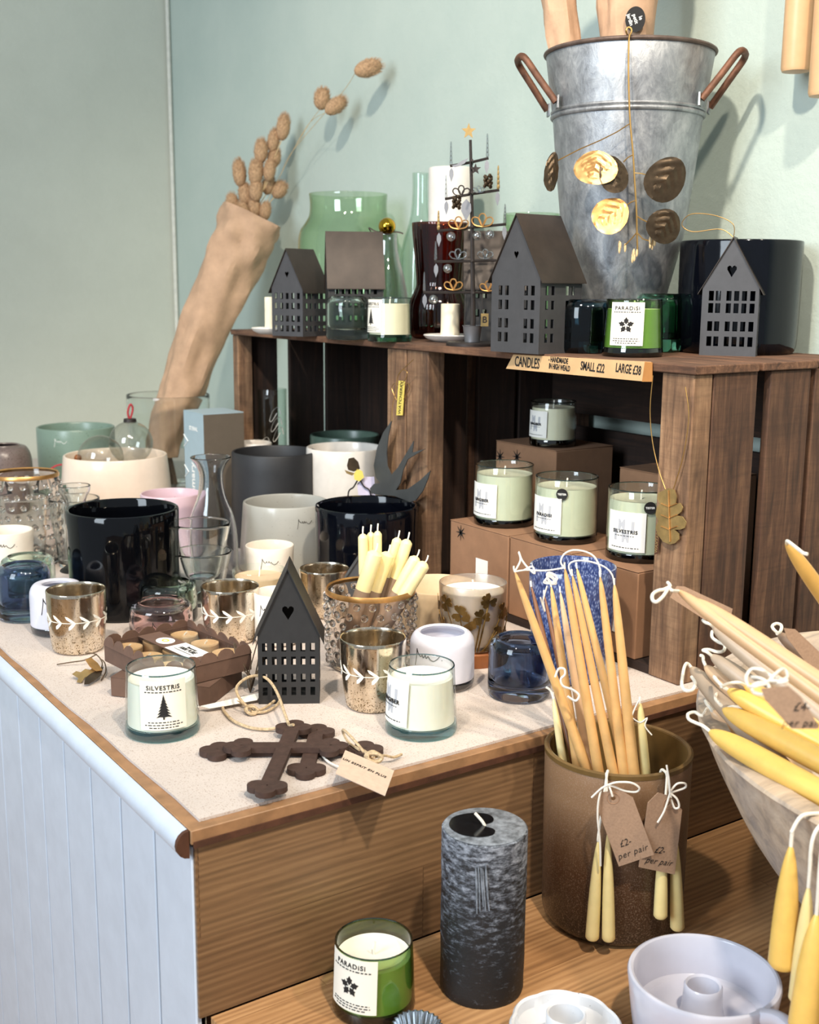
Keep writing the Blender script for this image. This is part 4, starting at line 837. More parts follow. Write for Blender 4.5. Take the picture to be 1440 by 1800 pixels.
# oak leaf on the right post
p=atx(1182,905,CX-.006); e=T('oak_leaf_ornament','antique gold oak leaf hanging by fine wire on the right crate post','ornament',p)
U=[(1167,862),(1176,858),(1186,861),(1190,872),(1188,886),(1196,884),(1201,892),(1198,900),(1190,906),(1200,908),(1207,918),(1204,928),(1196,931),(1186,931),(1194,938),(1194,948),(1187,955),(1178,957),(1166,952),(1157,940),(1153,926),(1158,916),(1153,905),(1155,893),(1160,885),(1156,876),(1158,866)]
g,R3=pxflat([U],p,NX,(0,-1,0),.0012); P(e,'leaf',g,'brass')
g=G().tube(curvepx([(1175,862),(1176,895),(1177,930),(1178,952)],p+NX*.0015,NX),.0011,6)
for y in (885,905,925): g.tube(curvepx([(1176,y+6),(1190,y)],p+NX*.0013,NX),.0007,5); g.tube(curvepx([(1176,y+6),(1162,y)],p+NX*.0013,NX),.0007,5)
g.map(lambda q:q+NX*.0014); P(e,'vein',g,'gold')
g=G().tube(crs(curvepx([(1170,860),(1158,825),(1147,775),(1143,720),(1148,660)],p,NX),4),.0007,5)
g.tube(crs(curvepx([(1184,860),(1198,815),(1207,770),(1211,725),(1205,680)],p,NX),4),.0007,5); P(e,'wire',g,'gold_wire')
g,_=pxflat([[(1154,934),(1160,934),(1157,973),(1151,975)]],p,NX,(0,-1,0),.0008); s_=P(e,'name_strip',g,'dark_edge','narrow brown strip with gold lettering')
g=G(); q=onplane(1155.5,954,p,NX)-p; g.join(text('WAXTAP',.0065,bold=.0001),Matrix.Translation(q+NX*.0006)@R3@Matrix.Rotation(R(86),4,'Z')); P(s_,'lettering',g,'brass')
# swallow on the middle posts
p=atx(700,840,CX-.022); e=T('swallow_ornament','flat grey metal swallow hanging on the middle crate posts by gold wire','ornament',p)
SW=[(1113,645),(1060,720),(1020,820),(1000,930),(1010,1000),(1040,1040),(1000,1046),(975,1075),(985,1108),(1040,1115),(1130,1122),(1230,1160),(1265,1150),(1310,1090),(1340,1020),(1358,962),(1290,1025),(1215,1078),(1140,1085),(1168,1040),(1185,960),(1215,890),(1268,858),(1325,824),(1243,848),(1252,774),(1195,870),(1150,945),(1110,988),(1084,930),(1080,850),(1092,740)]
g,R3=pxflat([[(380+x/3.6,560+y/3.6) for x,y in SW]],p,NX,(0,-1,0),.0016); P(e,'bird',g,'swallow_grey')
g=G().tube(crs(curvepx([(689,740),(690,715),(695,690),(700,660),(712,646),(727,632)],p,NX),5),.0006,5); g.tube(crs(curvepx([(700,660),(708,650),(716,655),(712,668),(703,676)],p,NX),5),.0006,5); P(e,'wire',g,'gold_wire')
p=atx(705,699,CX-.006); e=T('name_tag','small yellow metal name tag with a wire heart on the middle crate post','tag',p)
g,R3=pxflat([[(701,669),(712,670),(708,730),(697,730)]],p,NX,(0,-1,0),.0008); P(e,'plate',g,'yellow_tag')
g=G(); g.join(text('WATCHERRY',.0098,bold=.00005,space=1.05,sx=.92),Matrix.Translation(NX*.0007)@R3@Matrix.Rotation(R(83),4,'Z')); P(e,'lettering',g,'wire_dark')
g=G().tube(crs(curvepx([(698,703),(692,690),(690,680),(695,674),(703,676)],p+NX*-.001,NX),5),.0006,5); g.tube(crs(curvepx([(710,702),(718,690),(721,680),(716,673),(709,678)],p+NX*-.001,NX),5),.0006,5); P(e,'wire_heart',g,'gold_wire')
# gold flower pick behind the blue-black pot
c=at(640,1010,ZT)+V((.0,.0,0)); nv=V((c.x,c.y,0)).normalized(); p=V((c.x,c.y,0))+V((0,0,ZT)); e=T('flower_pick','gold metal flower on dark wire stems behind the blue-black pot','ornament',p); fp=lambda x,y,o=0:onplane(x,y,p+nv*o,nv)-p
for pts,m in (([(610,818),(613,806),(622,804),(630,812),(633,824),(622,829),(612,826)],'dark_gold'),([(606,826),(614,829),(624,832),(619,836),(609,832)],'brass'),([(622,833),(628,824),(637,828),(640,839),(632,846),(623,843)],'yellow_tag')):
    g,_=pxflat([pts],p-nv*.004,-nv,(math.cos(YAW),-math.sin(YAW),0),.0008); P(e,'petal',g.map(lambda q:q-nv*.004),m)
P(e,'stem',G().tube(crs([fp(632,842),fp(640,855),fp(652,870),fp(650,940),V((0,0,0))],5),.0014,5),'wire_dark'); P(e,'stem',G().tube(crs([fp(630,842),fp(622,856),fp(612,872),fp(620,950),V((-.004,0,0))],5),.0014,5),'wire_dark')
g,_=pxflat([[(628,850),(642,838),(658,838),(660,872),(630,872)]],p+nv*.004,-nv,(math.cos(YAW),-math.sin(YAW),0),.0006); P(e,'paper_tag',g.map(lambda q:q+nv*.004),'lilac_card','pale lilac paper tag')
# ================================================================ tealight boxes
AL=at(183,1131,ZT+.050); BL=at(331,1100,ZT+.050); RL=at(443,1146,ZT+.050)
A=at(196,1224,ZT); B=at(369,1243,ZT); C_=at(442,1200,ZT); ux=(B-A); L=ux.length; ux.normalize(); uy=V((-ux.y,ux.x,0)); 
ang=math.atan2(ux.y,ux.x); W=max(.085,(C_-B).length)
def tray(label,z,off,dx,dy):
    o=A.copy(); o.z=z; e=T('tealight_box',label,'box',o,ang,'trays of beeswax tealights'); h=.024
    P(e,'tray',G().box(0,L,0,W,.0005,.0018).box(0,L,0,.0012,.0018,h).box(0,L,W-.0012,W,.0018,h).box(0,.0012,.0012,W-.0012,.0018,h).box(L-.0012,L,.0012,W-.0012,.0018,h),'tray_card')
    if not off: 
        P(e,'lid',G().box(0,L,0,W,h+.0003,h+.0012),'tray_card'); return e
    def scal(n,Ln):
        lp=[(0,-.002)]
        for k in range(n):
            for j in range(7): a=PI-PI*j/6; lp.append((Ln*(k+.5)/n+Ln/n/2*math.cos(a),.001+Ln/n*.42*math.sin(a)))
        return flat([lp+[(Ln,-.002)]],.0009)
    X90=Matrix.Rotation(PI/2,4,'X')
    for (ox,oy,az,n,Ln,tilt) in ((0,0,0,6,L,-12),(L,0,PI/2,5,W,-12),(L,W,PI,6,L,-12),(0,W,-PI/2,5,W,-12)):
        P(e,'scalloped_edge',G().join(scal(n,Ln),Matrix.Translation((ox,oy,h))@Matrix.Rotation(az,4,'Z')@X90@Matrix.Rotation(R(tilt),4,'X')),'tray_card')
    P(e,'clear_cover',G().box(.002,L-.002,.002,W-.002,h+.0001,h+.0004),'plastic')
    P(e,'sleeve_band',G().box(.003,L-.003,W*.38,W*.64,h+.0006,h+.0012),'tray_card')
    lb=P(e,'label',G().box(L*.46,L*.86,W*.385,W*.635,h+.0014,h+.0017),'paper_white'); mm=Matrix.Translation((L*.66,W*.51,h+.0021))
    g=G(); g.join(text('Beeswax',.0062),mm@Matrix.Translation((0,.0065,0))); g.join(text('100% PURE',.0092,bold=.0001,sx=.85),mm@Matrix.Translation((0,-.0005,0))); g.join(dashes(L*.3,[L*.26],0,1,.0009),mm@Matrix.Translation((0,-.0075,0))); P(lb,'lettering',g,'ink')
    q=P(e,'round_label',G().join(flat([[(.0145*math.cos(2*PI*i/28),.0115*math.sin(2*PI*i/28)) for i in range(28)]],.0004),Matrix.Translation((L*.30,W*.51,h+.0016))),'paper_white')
    P(q,'emblem',G().join(flat([[(.006*math.cos(2*PI*i/20),.0045*math.sin(2*PI*i/20)) for i in range(20)],[(.0035*math.cos(2*PI*i/20),.0026*math.sin(2*PI*i/20)) for i in range(20)]],.0004),Matrix.Translation((L*.30,W*.51,h+.0021))),'yellow_tag')
    return e
tray('lower brown tealight tray under the scalloped one',ZT+.0003,False,0,0)
zt2=ZT+.0260; A=AL; ux=(RL-BL); L=ux.length; ux.normalize(); uy=V((-ux.y,ux.x,0)); W=(BL-AL).dot(uy); ang=math.atan2(ux.y,ux.x); dx=dy=0
e=tray('upper scalloped tray of beeswax tealights with a clear lid',zt2,True,dx,dy)
for i in range(3):
    for j in range(3):
        r=min(.0192,L/6-.001,W/6-.001); q=A+ux*(L*(i+.5)/3)+uy*(W*(j+.5)/3); q.z=zt2+.0045
        row=('front','middle','rear')[j]; col=('leftmost','middle','rightmost')[i]
        t=T('tealight','%s beeswax tealight in the %s row of the scalloped tray'%(col,row),'candle',q,0,'beeswax tealights in the tray')
        P(t,'cup',G().lathe([(0,0),(r*.96,0),(r,.002),(r,.0185),(r-.0006,.019),(r-.0008,.0185),(r-.0009,.001),(0,.001)],28),'plastic'); P(t,'wax',G().lathe([(0,.0012),(r-.001,.0012),(r-.001,.0168),(r-.003,.0162),(0,.0158)],28),'wax_tealight'); P(t,'wick',G().tube([(0,0,.0155),(.001,.0005,.0178),(.004,.001,.0192)],.0009,5),'wick')
# dry gold leaf sprig at the left
p=at(152,1196,ZT); e=T('leaf_sprig','gilded dry leaf sprig lying left of the tealight trays','ornament',p)
for k,(U,m) in enumerate((([(127,1185),(134,1180),(142,1182),(150,1176),(158,1178),(166,1172),(173,1176),(168,1186),(158,1192),(150,1190),(143,1200),(135,1199),(138,1192)],'brass'),([(150,1192),(160,1184),(172,1178),(182,1172),(178,1186),(166,1196),(157,1202),(148,1203)],'dark_gold'),([(150,1160),(160,1156),(172,1166),(180,1178),(170,1180),(158,1172)],'gold'))):
    n_=V((-.15+.1*k,-.25,1)).normalized(); g,_=pxflat([U],p+V((0,0,.006+.004*k)),n_,(1,0,0),.0008); P(e,'leaf',g.map(lambda q:q+V((0,0,.006+.004*k))),m)
g=G()
for k,pts in enumerate((((100,1168),(125,1164),(150,1160),(170,1150)),((175,1180),(180,1165),(168,1150),(150,1148)),((178,1195),(186,1180),(184,1165),(176,1158)))): g.tube(crs([at(x,y,ZT+.002+.003*i)-p for i,(x,y) in enumerate(pts)],4),.0009,5)
P(e,'twig',g,'twig')
# dry twig between tray and black house
g=G(); rr=random.Random(4); p=at(455,1215,ZT)
for k in range(9):
    a=rr.random()*6; g.tube(crs([V((0,0,.001)),V((.006*math.cos(a),.006*math.sin(a),.02)),V((.014*math.cos(a+1),.014*math.sin(a+.5),.035+.03*rr.random())),V((.012*math.cos(a+2),.02*math.sin(a),.045+.045*rr.random()))],4),.0008,5)
S('dry_twig',g,'twig','thin tangled dry twig between the tealight trays and the black house','twig',p-V((.012,.0,0)))
# ================================================================ iron crosses
def cross(label,a,b,l,r,z,wpx,th=.0062):
    A_=at(*a,z);B_=at(*b,z);L_=at(*l,z);R_=at(*r,z); c=(L_+R_)/2; e=T('iron_cross',label,'cross',V((c.x,c.y,z-th/2)),0,'iron crosses on the platform'); w=wpx*depth(c)/F; g=G()
    for k,(s0,s1) in enumerate(((A_,B_),(L_,R_))):
        d=(s1-s0).normalized(); n_=V((-d.y,d.x,0)); q=[s0-n_*w/2,s0+n_*w/2,s1+n_*w/2,s1-n_*w/2]
        g.join(flat([[(v.x-c.x,v.y-c.y) for v in q]],th-.0001*k))
        for j,(pe,dd) in enumerate(((s0,-d),(s1,d))):
            for u,vv in ((.0,.62),(.0,-.62),(.62,0)):
                o=pe+dd*(u*w)+n_*(vv*w)-c; rr_=w*.66; g.join(flat([[(o.x+rr_*math.cos(2*PI*i/18),o.y+rr_*math.sin(2*PI*i/18)) for i in range(18)]],th-.0002-.00005*j-.0001*k-.00002*(u>0)))
    P(e,'cross_plate',g.map(lambda v:v+V((0,0,th/2))),'iron_brown',bev=.0006); return e
cross('lower iron cross lying sideways beneath the other cross',(384,1321),(641,1319),(557,1288),(539,1353),ZT+.0035,26)
cross('upper iron cross with a twine loop lying on the other cross',(516,1281),(470,1384),(426,1314),(580,1314),ZT+.0100,26)
zc=ZT
p=at(442,1247,ZT); g=G(); tw=lambda L_:[at(x,y,ZT+z)-p for x,y,z in L_]
g.tube(crs(tw([(516,1274,.016),(492,1279,.006),(468,1282,.003),(440,1279,.003),(412,1268,.003),(396,1253,.003),(392,1241,.004),(403,1232,.005),(425,1236,.005),(442,1247,.005)]),5),.0018,7)
g.tube(crs(tw([(442,1247,.006),(428,1236,.014),(418,1222,.022),(416,1208,.028),(428,1195,.032),(446,1188,.034),(464,1190,.034),(478,1202,.030),(490,1224,.024),(499,1250,.020),(507,1272,.016)]),5),.0018,7)
g.tube(crs(tw([(442,1250,.004),(462,1246,.004),(480,1234,.004),(487,1226,.004)]),4),.0017,7); g.tube(crs(tw([(442,1252,.004),(466,1251,.003),(486,1240,.003),(492,1230,.003)]),4),.0017,7)
kn=at(442,1248,ZT+.006)-p
for k in range(4): g.tube(crs([kn+V((.006*math.cos(a+k),.005*math.sin(a+k*.5),.004*math.sin(a*1.0+k))) for a in [i*PI/3 for i in range(7)]],3),.0018,6)
S('twine_loop',g,'twine','knotted twine loop of the upper cross curling in front of the black house','twine',p)
p=at(646,1356,ZT+.011); nn=V((.10,-.22,1)).normalized(); e=T('paper_tag','beige printed card tag jutting over the front edge beside the crosses','tag',p)
g,R3=pxflat([[(607,1319),(693,1355),(677,1399),(590,1360)]],p,nn,(1,0,0),.0008); P(e,'card',g,'tag_cream')
i_=frame(p,(1,0,0),nn).inverted(); a=i_@onplane(607,1326,p,nn); b=i_@onplane(690,1362,p,nn); dd=b-a; tx=Matrix.Translation(R3@((a+b)/2)+nn*.0007)@R3@Matrix.Rotation(math.atan2(dd.y,dd.x),4,'Z')
P(e,'lettering',G().join(text('UN ESPRIT EN PLUS',dd.length*.092,bold=.0001,space=1.15),tx@Matrix.Translation((0,-.0105,0))),'ink')
g=G(); tw=lambda L_:[at(x,y,ZT+z)-p for x,y,z in L_]
g.tube(crs(tw([(640,1322,.012),(626,1305,.020),(612,1290,.024),(603,1283,.022),(605,1292,.014),(614,1306,.008),(632,1318,.009)]),5),.0016,6)
kn=at(657,1331,ZT+.014)-p
for k in range(4): g.tube(crs([kn+V((.007*math.cos(a+k),.006*math.sin(a+k*.5),.004*math.sin(a+k))) for a in [i*PI/3 for i in range(7)]],3),.0020,6)
g.tube(crs(tw([(657,1331,.014),(675,1328,.010),(692,1331,.006),(706,1326,.004)]),4),.0016,6); g.tube(crs(tw([(640,1320,.012),(650,1328,.014),(657,1331,.014)]),4),.0018,6); P(e,'twine',g,'twine')
g=G().tube(crs(tw([(567,1328,.004),(576,1338,.003),(590,1346,.003),(604,1349,.006)]),4),.0013,6); P(e,'string',g,'string')
p=at(400,1238,ZT+.003); g,R3=pxflat([[(352,1247),(463,1222),(452,1236),(400,1246),(368,1251)]],p,V((0,-.2,1)),(1,0,0),.0006); S('paper_slip',g,'paper_white','curled white paper slip under the twine loop','paper',p+V((0,0,.004)))
# ================================================================ two-tone candles in the dotted jar
rt_=V((math.cos(YAW),-math.sin(YAW),0)); fw_=V((math.sin(YAW),math.cos(YAW),0))
def stick(name,label,tip,foot,r0,r1,m,cat='candle',group=None,dyed=None,taper=.25,wick=.012,wdir=None,dome=.5,blunt=0,kind='dinner'):
    # tapered candle from foot point to tip point (world)
    ax=(tip-foot); L_=ax.length; ax.normalize(); mm=frame((0,0,0),ax.orthogonal(),ax); e=T(name,label,cat,foot,0,group)
    pr=[(0,0),(r0*.8,0),(r0,r0*.3)]
    kk,nn_=(.5,20) if kind=='taper' else (.22,3.0) if kind=='short' else (.06,9)
    if not blunt: pr+=[(r0*(1-kk*u)*(1-u**nn_)**.62,L_*u) for u in (.06,.15,.25,.35,.45,.55,.63,.70,.76,.81,.85,.885,.915,.94,.96,.975,.987,.995)]
    if blunt: taper=blunt/L_; pr=pr[:3]+[(r0+(r1-r0)*.7*u,L_*u) for u in (.2,.5,.8)]+[(r1,L_*(1-taper)),(r1*.97,L_*(1-taper*.75)),(r1*.55,L_*(1-taper*.2)),(r1*.2,L_)]
    pr0=list(pr)
    pr.append((0,L_+.0005))
    if dyed:
        cut=L_*dyed; lo=[q for q in pr if q[1]<cut]; hi=[q for q in pr if q[1]>=cut]; rc=hi[0][0]
        P(e,'dyed_half',G().lathe(lo+[(rc,cut),(0,cut)],20,mm),'wax_taupe'); P(e,'wax',G().lathe([(0,cut),(rc,cut)]+hi,20,mm),m)
    else: P(e,'wax',G().lathe(pr,22,mm),m)
    if wick:
        w_=wdir or V((.3,.2,1)).normalized(); P(e,'wick',G().tube(crs([ax*(L_-.001),ax*(L_+wick*.4),ax*(L_+wick*.6)+w_*wick*.4],3),.0011,6),'wick')
    return e
# pixel-based: tips / points lower down inside the jar
def jarstick(label,tp,lp,dpt,wpx,tape=.06):
    q0=cH+fw_*dpt; n_=fw_; T_=onplane(*tp,q0,n_); B_=onplane(*lp,q0,n_); ax=(T_-B_).normalized(); foot=T_-ax*((T_.z-(ZT+.010))/ax.z); 
    rad=wpx*.55*depth(T_)/F; h=foot-cH; h.z=0; lim=rH0-.006-rad
    if h.length>lim:
        # the foot meets the glass: shorten along the axis instead
        lo,hi=0.0,1.0
        for _ in range(30):
            m_=(lo+hi)/2; pnt=T_+(foot-T_)*m_; d_=V((pnt.x-cH.x,pnt.y-cH.y,0)).length
            if d_<lim: lo=m_
            else: hi=m_
        foot=T_+(foot-T_)*lo
    return stick('two_tone_candle',label,T_,foot,rad,rad*.92,'wax_ivory',group='two-tone candles in the dotted jar',dyed=max(.3,1-.056/(T_-foot).length),blunt=.006,wick=.010)
# lengths in the jar (photo: cream upper third, taupe below)
for label,tp,lp,d_,wp in (
 ('upright two-tone candle at the back left, against the blue-black pot',(638,938),(640,1030),.022,17),
 ('thin upright two-tone candle in the middle of the back left bundle',(652,935),(652,1030),.032,15),
 ('right upright two-tone candle of the back left bundle',(664,933),(663,1030),.022,15),
 ('thick leaning two-tone candle at the front left of the jar',(661,968),(634,1050),-.018,27),
 ('two-tone candle behind the thick leaning one',(683,970),(655,1050),-.002,24),
 ('back left candle of the middle leaning bundle',(700,945),(672,1050),.026,18),
 ('tallest candle of the middle leaning bundle',(717,948),(686,1050),.012,20),
 ('left candle of the lowest right leaning bundle',(733,978),(694,1050),-.004,22),
 ('rightmost leaning two-tone candle with a bent wick',(748,988),(708,1050),-.022,23)): jarstick(label,tp,lp,d_,wp)
# ================================================================ lower counter
cA,rA0,sA=rest(1071,1673,243,ZS); hA=hz(cA,1314)-ZS; rA1=249/2*sA
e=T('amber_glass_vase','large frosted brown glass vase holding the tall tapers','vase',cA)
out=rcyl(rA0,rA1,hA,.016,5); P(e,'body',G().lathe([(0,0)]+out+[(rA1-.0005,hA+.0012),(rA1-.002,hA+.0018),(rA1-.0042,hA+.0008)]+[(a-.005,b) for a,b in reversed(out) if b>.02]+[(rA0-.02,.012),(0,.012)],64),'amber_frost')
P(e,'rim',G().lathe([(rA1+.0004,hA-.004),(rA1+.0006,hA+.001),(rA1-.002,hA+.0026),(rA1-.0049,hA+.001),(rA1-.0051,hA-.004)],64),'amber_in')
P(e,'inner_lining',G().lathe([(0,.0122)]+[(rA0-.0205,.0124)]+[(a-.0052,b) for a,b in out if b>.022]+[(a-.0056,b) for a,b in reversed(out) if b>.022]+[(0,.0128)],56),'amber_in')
# tall tapers
def tap(label,tp,lp,dpt,wpx,m,z=None,group='honey tapers in the brown vase',taper=.72):
    B_=at(*lp,ZS+hA-.002); n_=fw_; T_=onplane(*tp,B_+n_*dpt,n_); rad=wpx*.72*depth(B_)/F; ax=(T_-B_).normalized(); 
    lim=rA0-.022-rad; foot=B_
    k=0
    while k<60:
        q=foot-ax*.004; d_=V((q.x-cA.x,q.y-cA.y,0)).length
        if q.z<ZS+.016+rad*.6 or (d_>lim and d_>V((foot.x-cA.x,foot.y-cA.y,0)).length): break
        foot=q; k+=1
    L_=(T_-foot).length
    return stick('taper_candle',label,T_,foot,rad,rad*.6,m,group=group,kind='taper',wick=.006)
TP=[('outermost left taper leaning far over the vase rim',(905,1004),(1024,1330),.00,17,'wax_honey'),
 ('taper with a bow of string, second from the left',(969,1030),(1012,1322),.04,16,'wax_honey'),
 ('taper mostly hidden behind the tallest ones at the left',(985,1040),(1030,1315),.05,15,'wax_rose'),
 ('tallest front taper left of the middle of the vase',(993,998),(1049,1336),.0,17,'wax_honey'),
 ('second tall taper right beside the tallest front one',(1006,1010),(1074,1338),.005,16,'wax_honey'),
 ('taper behind the middle pair, slanting to the right',(1014,998),(1092,1318),.05,15,'wax_honey'),
 ('taper second from the right, hanging from the arched wick',(1055,1012),(1094,1338),.012,17,'wax_honey'),
 ('rightmost tall taper in the vase',(1080,1026),(1112,1339),.012,18,'wax_honey'),
 ('short pale taper at the right of the vase',(1125,1234),(1133,1336),.0,18,'wax_pale'),
 ('short pale taper at the left edge of the vase',(973,1226),(986,1314),.01,16,'wax_ivory'),
 ('short thin taper between the left tapers',(1017,1236),(1024,1312),.03,13,'wax_rose'),
 ('slim brown taper leaning at the back of the vase',(934,1030),(1000,1300),.07,12,'wax_brown'),
 ('second slim brown taper at the back of the vase',(957,1046),(1010,1296),.085,10,'wax_brown')]
TE=[tap(*q) for q in TP]
q0=at(1040,1335,ZS+hA); sp=lambda L_,o=0:[onplane(x,y,q0+fw_*o,fw_)-q0 for x,y in L_]
g=G().tube(crs(sp([(905,1005),(925,1002),(958,1003),(993,998)]),5),.0009,6); g.tube(crs(sp([(905,1005),(915,985),(912,970),(918,985),(930,1000),(940,1008),(936,996),(922,1002)]),5),.0011,6)
S('wick_string',g,'string','white string joining the outermost left taper to the tallest one','string',q0,0,'strings on the tapers')
g=G().tube(crs(sp([(993,1000),(986,988),(992,974),(1008,967),(1030,970),(1046,980),(1055,1000),(1055,1014)]),5),.0010,6); S('wick_string',g,'string','upper arched white wick between the tapers','string',q0,0,'strings on the tapers')
g=G().tube(crs(sp([(1005,1012),(1000,994),(1012,986),(1036,987),(1062,996),(1076,1010),(1080,1028)]),5),.0009,6); S('wick_string',g,'string','lower arched white wick ending at the rightmost taper','string',q0,0,'strings on the tapers')
g=G()
for k in range(5):
    rr=random.Random(k); g.tube(crs(sp([(966+rr.random()*6,1026),(955+rr.random()*8,1012+k*3),(966,1006+k*2),(976+rr.random()*6,1014+k*3),(968,1027)],.03),4),.0009,5)
g.tube(crs(sp([(962,1030),(955,1055),(958,1075),(950,1050)],.03),4),.0009,5); S('string_bow',g,'string','tangled string bow on the second taper from the left','string',q0,0,'strings on the tapers')
g=G().tube(crs(sp([(976,1190),(982,1176),(992,1176),(993,1186),(986,1194),(990,1206),(1006,1212),(1018,1222),(1012,1232),(998,1224)],-.012),5),.0013,6); g.tube(crs(sp([(960,1208),(968,1214),(973,1228)],-.0),4),.0012,6); S('wick_string',g,'string','curly white wick crossing the left tapers above the vase','string',q0,0,'strings on the tapers')
g=G().tube(crs(sp([(1125,1236),(1123,1232),(1116,1246),(1111,1258)],.0),4),.0009,6); g.tube(crs(sp([(1112,1262),(1126,1270),(1138,1262),(1134,1276),(1146,1292)],.0),4),.0008,5); S('wick_string',g,'string','thin string tied on the short right taper','string',q0,0,'strings on the tapers')
# hanging candle pairs with tags
def pair(lab,rimpx,cands,tagpts,txt,bow,group):
    p_,n_=oncyl(cA,rA1+.001,*rimpx); zt=ZS+hA
    for lb,tp,bp_,wpx in cands:
        s_=depth(p_)/F; rad=wpx/2*s_
        T_,_n=oncyl(cA,rA1+.0025+rad,*tp); B_,_n=oncyl(cA,rA1+.0025+rad,*bp_); e=stick('short_taper',lb,T_,B_,rad,rad*.62,'wax_pale',group=group,kind='short',wick=0)
        tl=T_-B_; over=V((p_.x,p_.y,zt+.0035)); ov=over-B_; P(e,'wick',G().tube(crs([tl-tl.normalized()*.002,tl+V((0,0,.008)),tl*.0+ov+n_*.0035-V((0,0,.004)),ov+n_*.001,ov-n_*.006,ov-n_*.009-V((0,0,.012))],5),.0014,6),'wick')
    ctr=sum((V((x,y,0)) for x,y in tagpts),V())/len(tagpts); pt_,n2=oncyl(cA,rA1+.018,ctr.x,ctr.y)
    e=T('price_tag',lab,'tag',pt_,0,'brown price tags on the candle pairs'); hx,hy=bow[0]
    xd=V((-n2.y,n2.x,0)); I=frame(pt_,xd,n2).inverted(); hole=I@onplane(hx,hy,pt_,n2); hl=[(hole.x+.0026*math.cos(2*PI*i/14),hole.y+.0026*math.sin(2*PI*i/14)) for i in range(14)]
    L=[[(lambda q:(q.x,q.y))(I@onplane(x,y,pt_,n2)) for x,y in tagpts],hl]; R3=frame((0,0,0),xd,n2)
    P(e,'card',G().join(flat(L,.0009),R3),'kraft_tag'); ring=G().tube([(hole.x+.0062*math.cos(2*PI*i/24),hole.y+.0062*math.sin(2*PI*i/24),.0006) for i in range(24)],.0004,5,closed=True); P(e,'eyelet_ring',G().join(ring,R3),'kraft')
    a=I@onplane(*txt[1],pt_,n2); b=I@onplane(*txt[2],pt_,n2); d_=b-a; an=math.atan2(d_.y,d_.x); tm=R3@Matrix.Translation(((a+b)/2).to_3d()*1)@Matrix.Rotation(an,4,'Z')
    g=G(); g.join(text(txt[0],.0105,shear=.3,sx=.9,bold=-.00012),tm@Matrix.Translation((-.003,.0125,.0009))); g.join(text('per pair',.0098,shear=.35,sx=.95,space=1.1,bold=-.00012),tm@Matrix.Translation((0,0,.0009))); P(e,'handwriting',g,'ink')
    g=G()
    for lp in bow[1]: g.tube(crs([onplane(x,y,pt_+n2*(.002+.003*math.sin(i)),n2)-pt_ for i,(x,y) in enumerate(lp)],5),.0011,6)
    P(e,'string',g,'string')
pair('brown price tag of the left hanging candle pair, facing the camera',(1068,1346),[('left candle of the pair hanging nearer the camera on the vase',(1052,1476),(1041,1650),25),('right candle of the pair hanging nearer the camera on the vase',(1069,1462),(1070,1652),24)],
 [(1054,1393),(1092,1389),(1113,1402),(1150,1502),(1088,1523),(1049,1417)],('£2-',(1090,1505),(1133,1490)),((1078,1403),[[(1068,1380),(1085,1375),(1110,1376),(1124,1385),(1118,1392),(1098,1390),(1080,1383),(1068,1380)],[(1068,1380),(1056,1387),(1040,1402)],[(1070,1380),(1074,1390),(1077,1400)],[(1058,1384),(1052,1410),(1051,1440),(1055,1480),(1056,1522)]]),'short tapers hanging on the brown vase')
pair('brown price tag of the right hanging candle pair, partly covered',(1170,1345),[('left candle of the pair hanging at the right side of the vase',(1165,1470),(1161,1612),25),('right candle of the pair hanging at the right side of the vase',(1186,1460),(1191,1632),26)],
 [(1139,1411),(1157,1393),(1173,1398),(1199,1423),(1186,1537),(1123,1524)],('£2-',(1136,1511),(1179,1517)),((1175,1412),[[(1178,1392),(1190,1378),(1204,1377),(1205,1384),(1190,1390),(1178,1394)],[(1178,1394),(1190,1404),(1194,1418),(1186,1420),(1180,1404)],[(1178,1394),(1168,1425),(1156,1446)],[(1172,1345),(1176,1370),(1178,1394)]]),'short tapers hanging on the brown vase')
# black pillar
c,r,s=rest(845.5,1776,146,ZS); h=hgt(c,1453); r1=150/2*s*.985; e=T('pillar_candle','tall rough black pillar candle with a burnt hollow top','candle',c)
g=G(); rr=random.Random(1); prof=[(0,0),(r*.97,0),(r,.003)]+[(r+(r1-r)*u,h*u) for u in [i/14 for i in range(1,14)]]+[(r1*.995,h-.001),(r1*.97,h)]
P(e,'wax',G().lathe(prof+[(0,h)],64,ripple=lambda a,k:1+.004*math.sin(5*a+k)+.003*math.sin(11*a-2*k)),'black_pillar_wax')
P(e,'bloomed_top',G().lathe([(0,h+.0002),(r1*.955,h+.0002),(r1*.965,h+.0006),(r1*.94,h+.0012),(0,h+.0012)],56),'bloom_wax')
a0=yaw_to_cam(c); rx=V((math.cos(a0+PI/2),math.sin(a0+PI/2),0)); ry=V((-math.cos(a0),-math.sin(a0),0))
lp=[(-.90,.0),(-.80,.38),(-.45,.62),(-.05,.66),(.14,.55),(.22,.36),(.18,.18),(.02,.05),(-.04,-.02),(.05,-.10),(.20,-.18),(.26,-.34),(.16,-.55),(-.15,-.66),(-.55,-.58),(-.82,-.30)]
P(e,'burnt_pool',G().join(flat([[(p.x,p.y) for p in crs([(x*r1*.92,y*r1*.92,0) for x,y in lp],4,True)]],.0006),frame((0,0,h+.0016),rx,(0,0,1))),'pool_wax')
P(e,'wick',G().tube(crs([V((0,0,h+.001)),V((0,0,h+.006))-rx*.003,V((0,0,h+.014))-rx*.010],4),.0016,7),'wick')
g=G()
for k in range(5): 
    u=-.008+.0022*k+rr.random()*.001; g.tube([(u,h-.018-rr.random()*.006,.0002),(u+.001,h-.04,.0004),(u+.002+.0006*k,h-.062-.012*rr.random(),.0002)],[.0012,.0019,.0009],6,flat=.4)
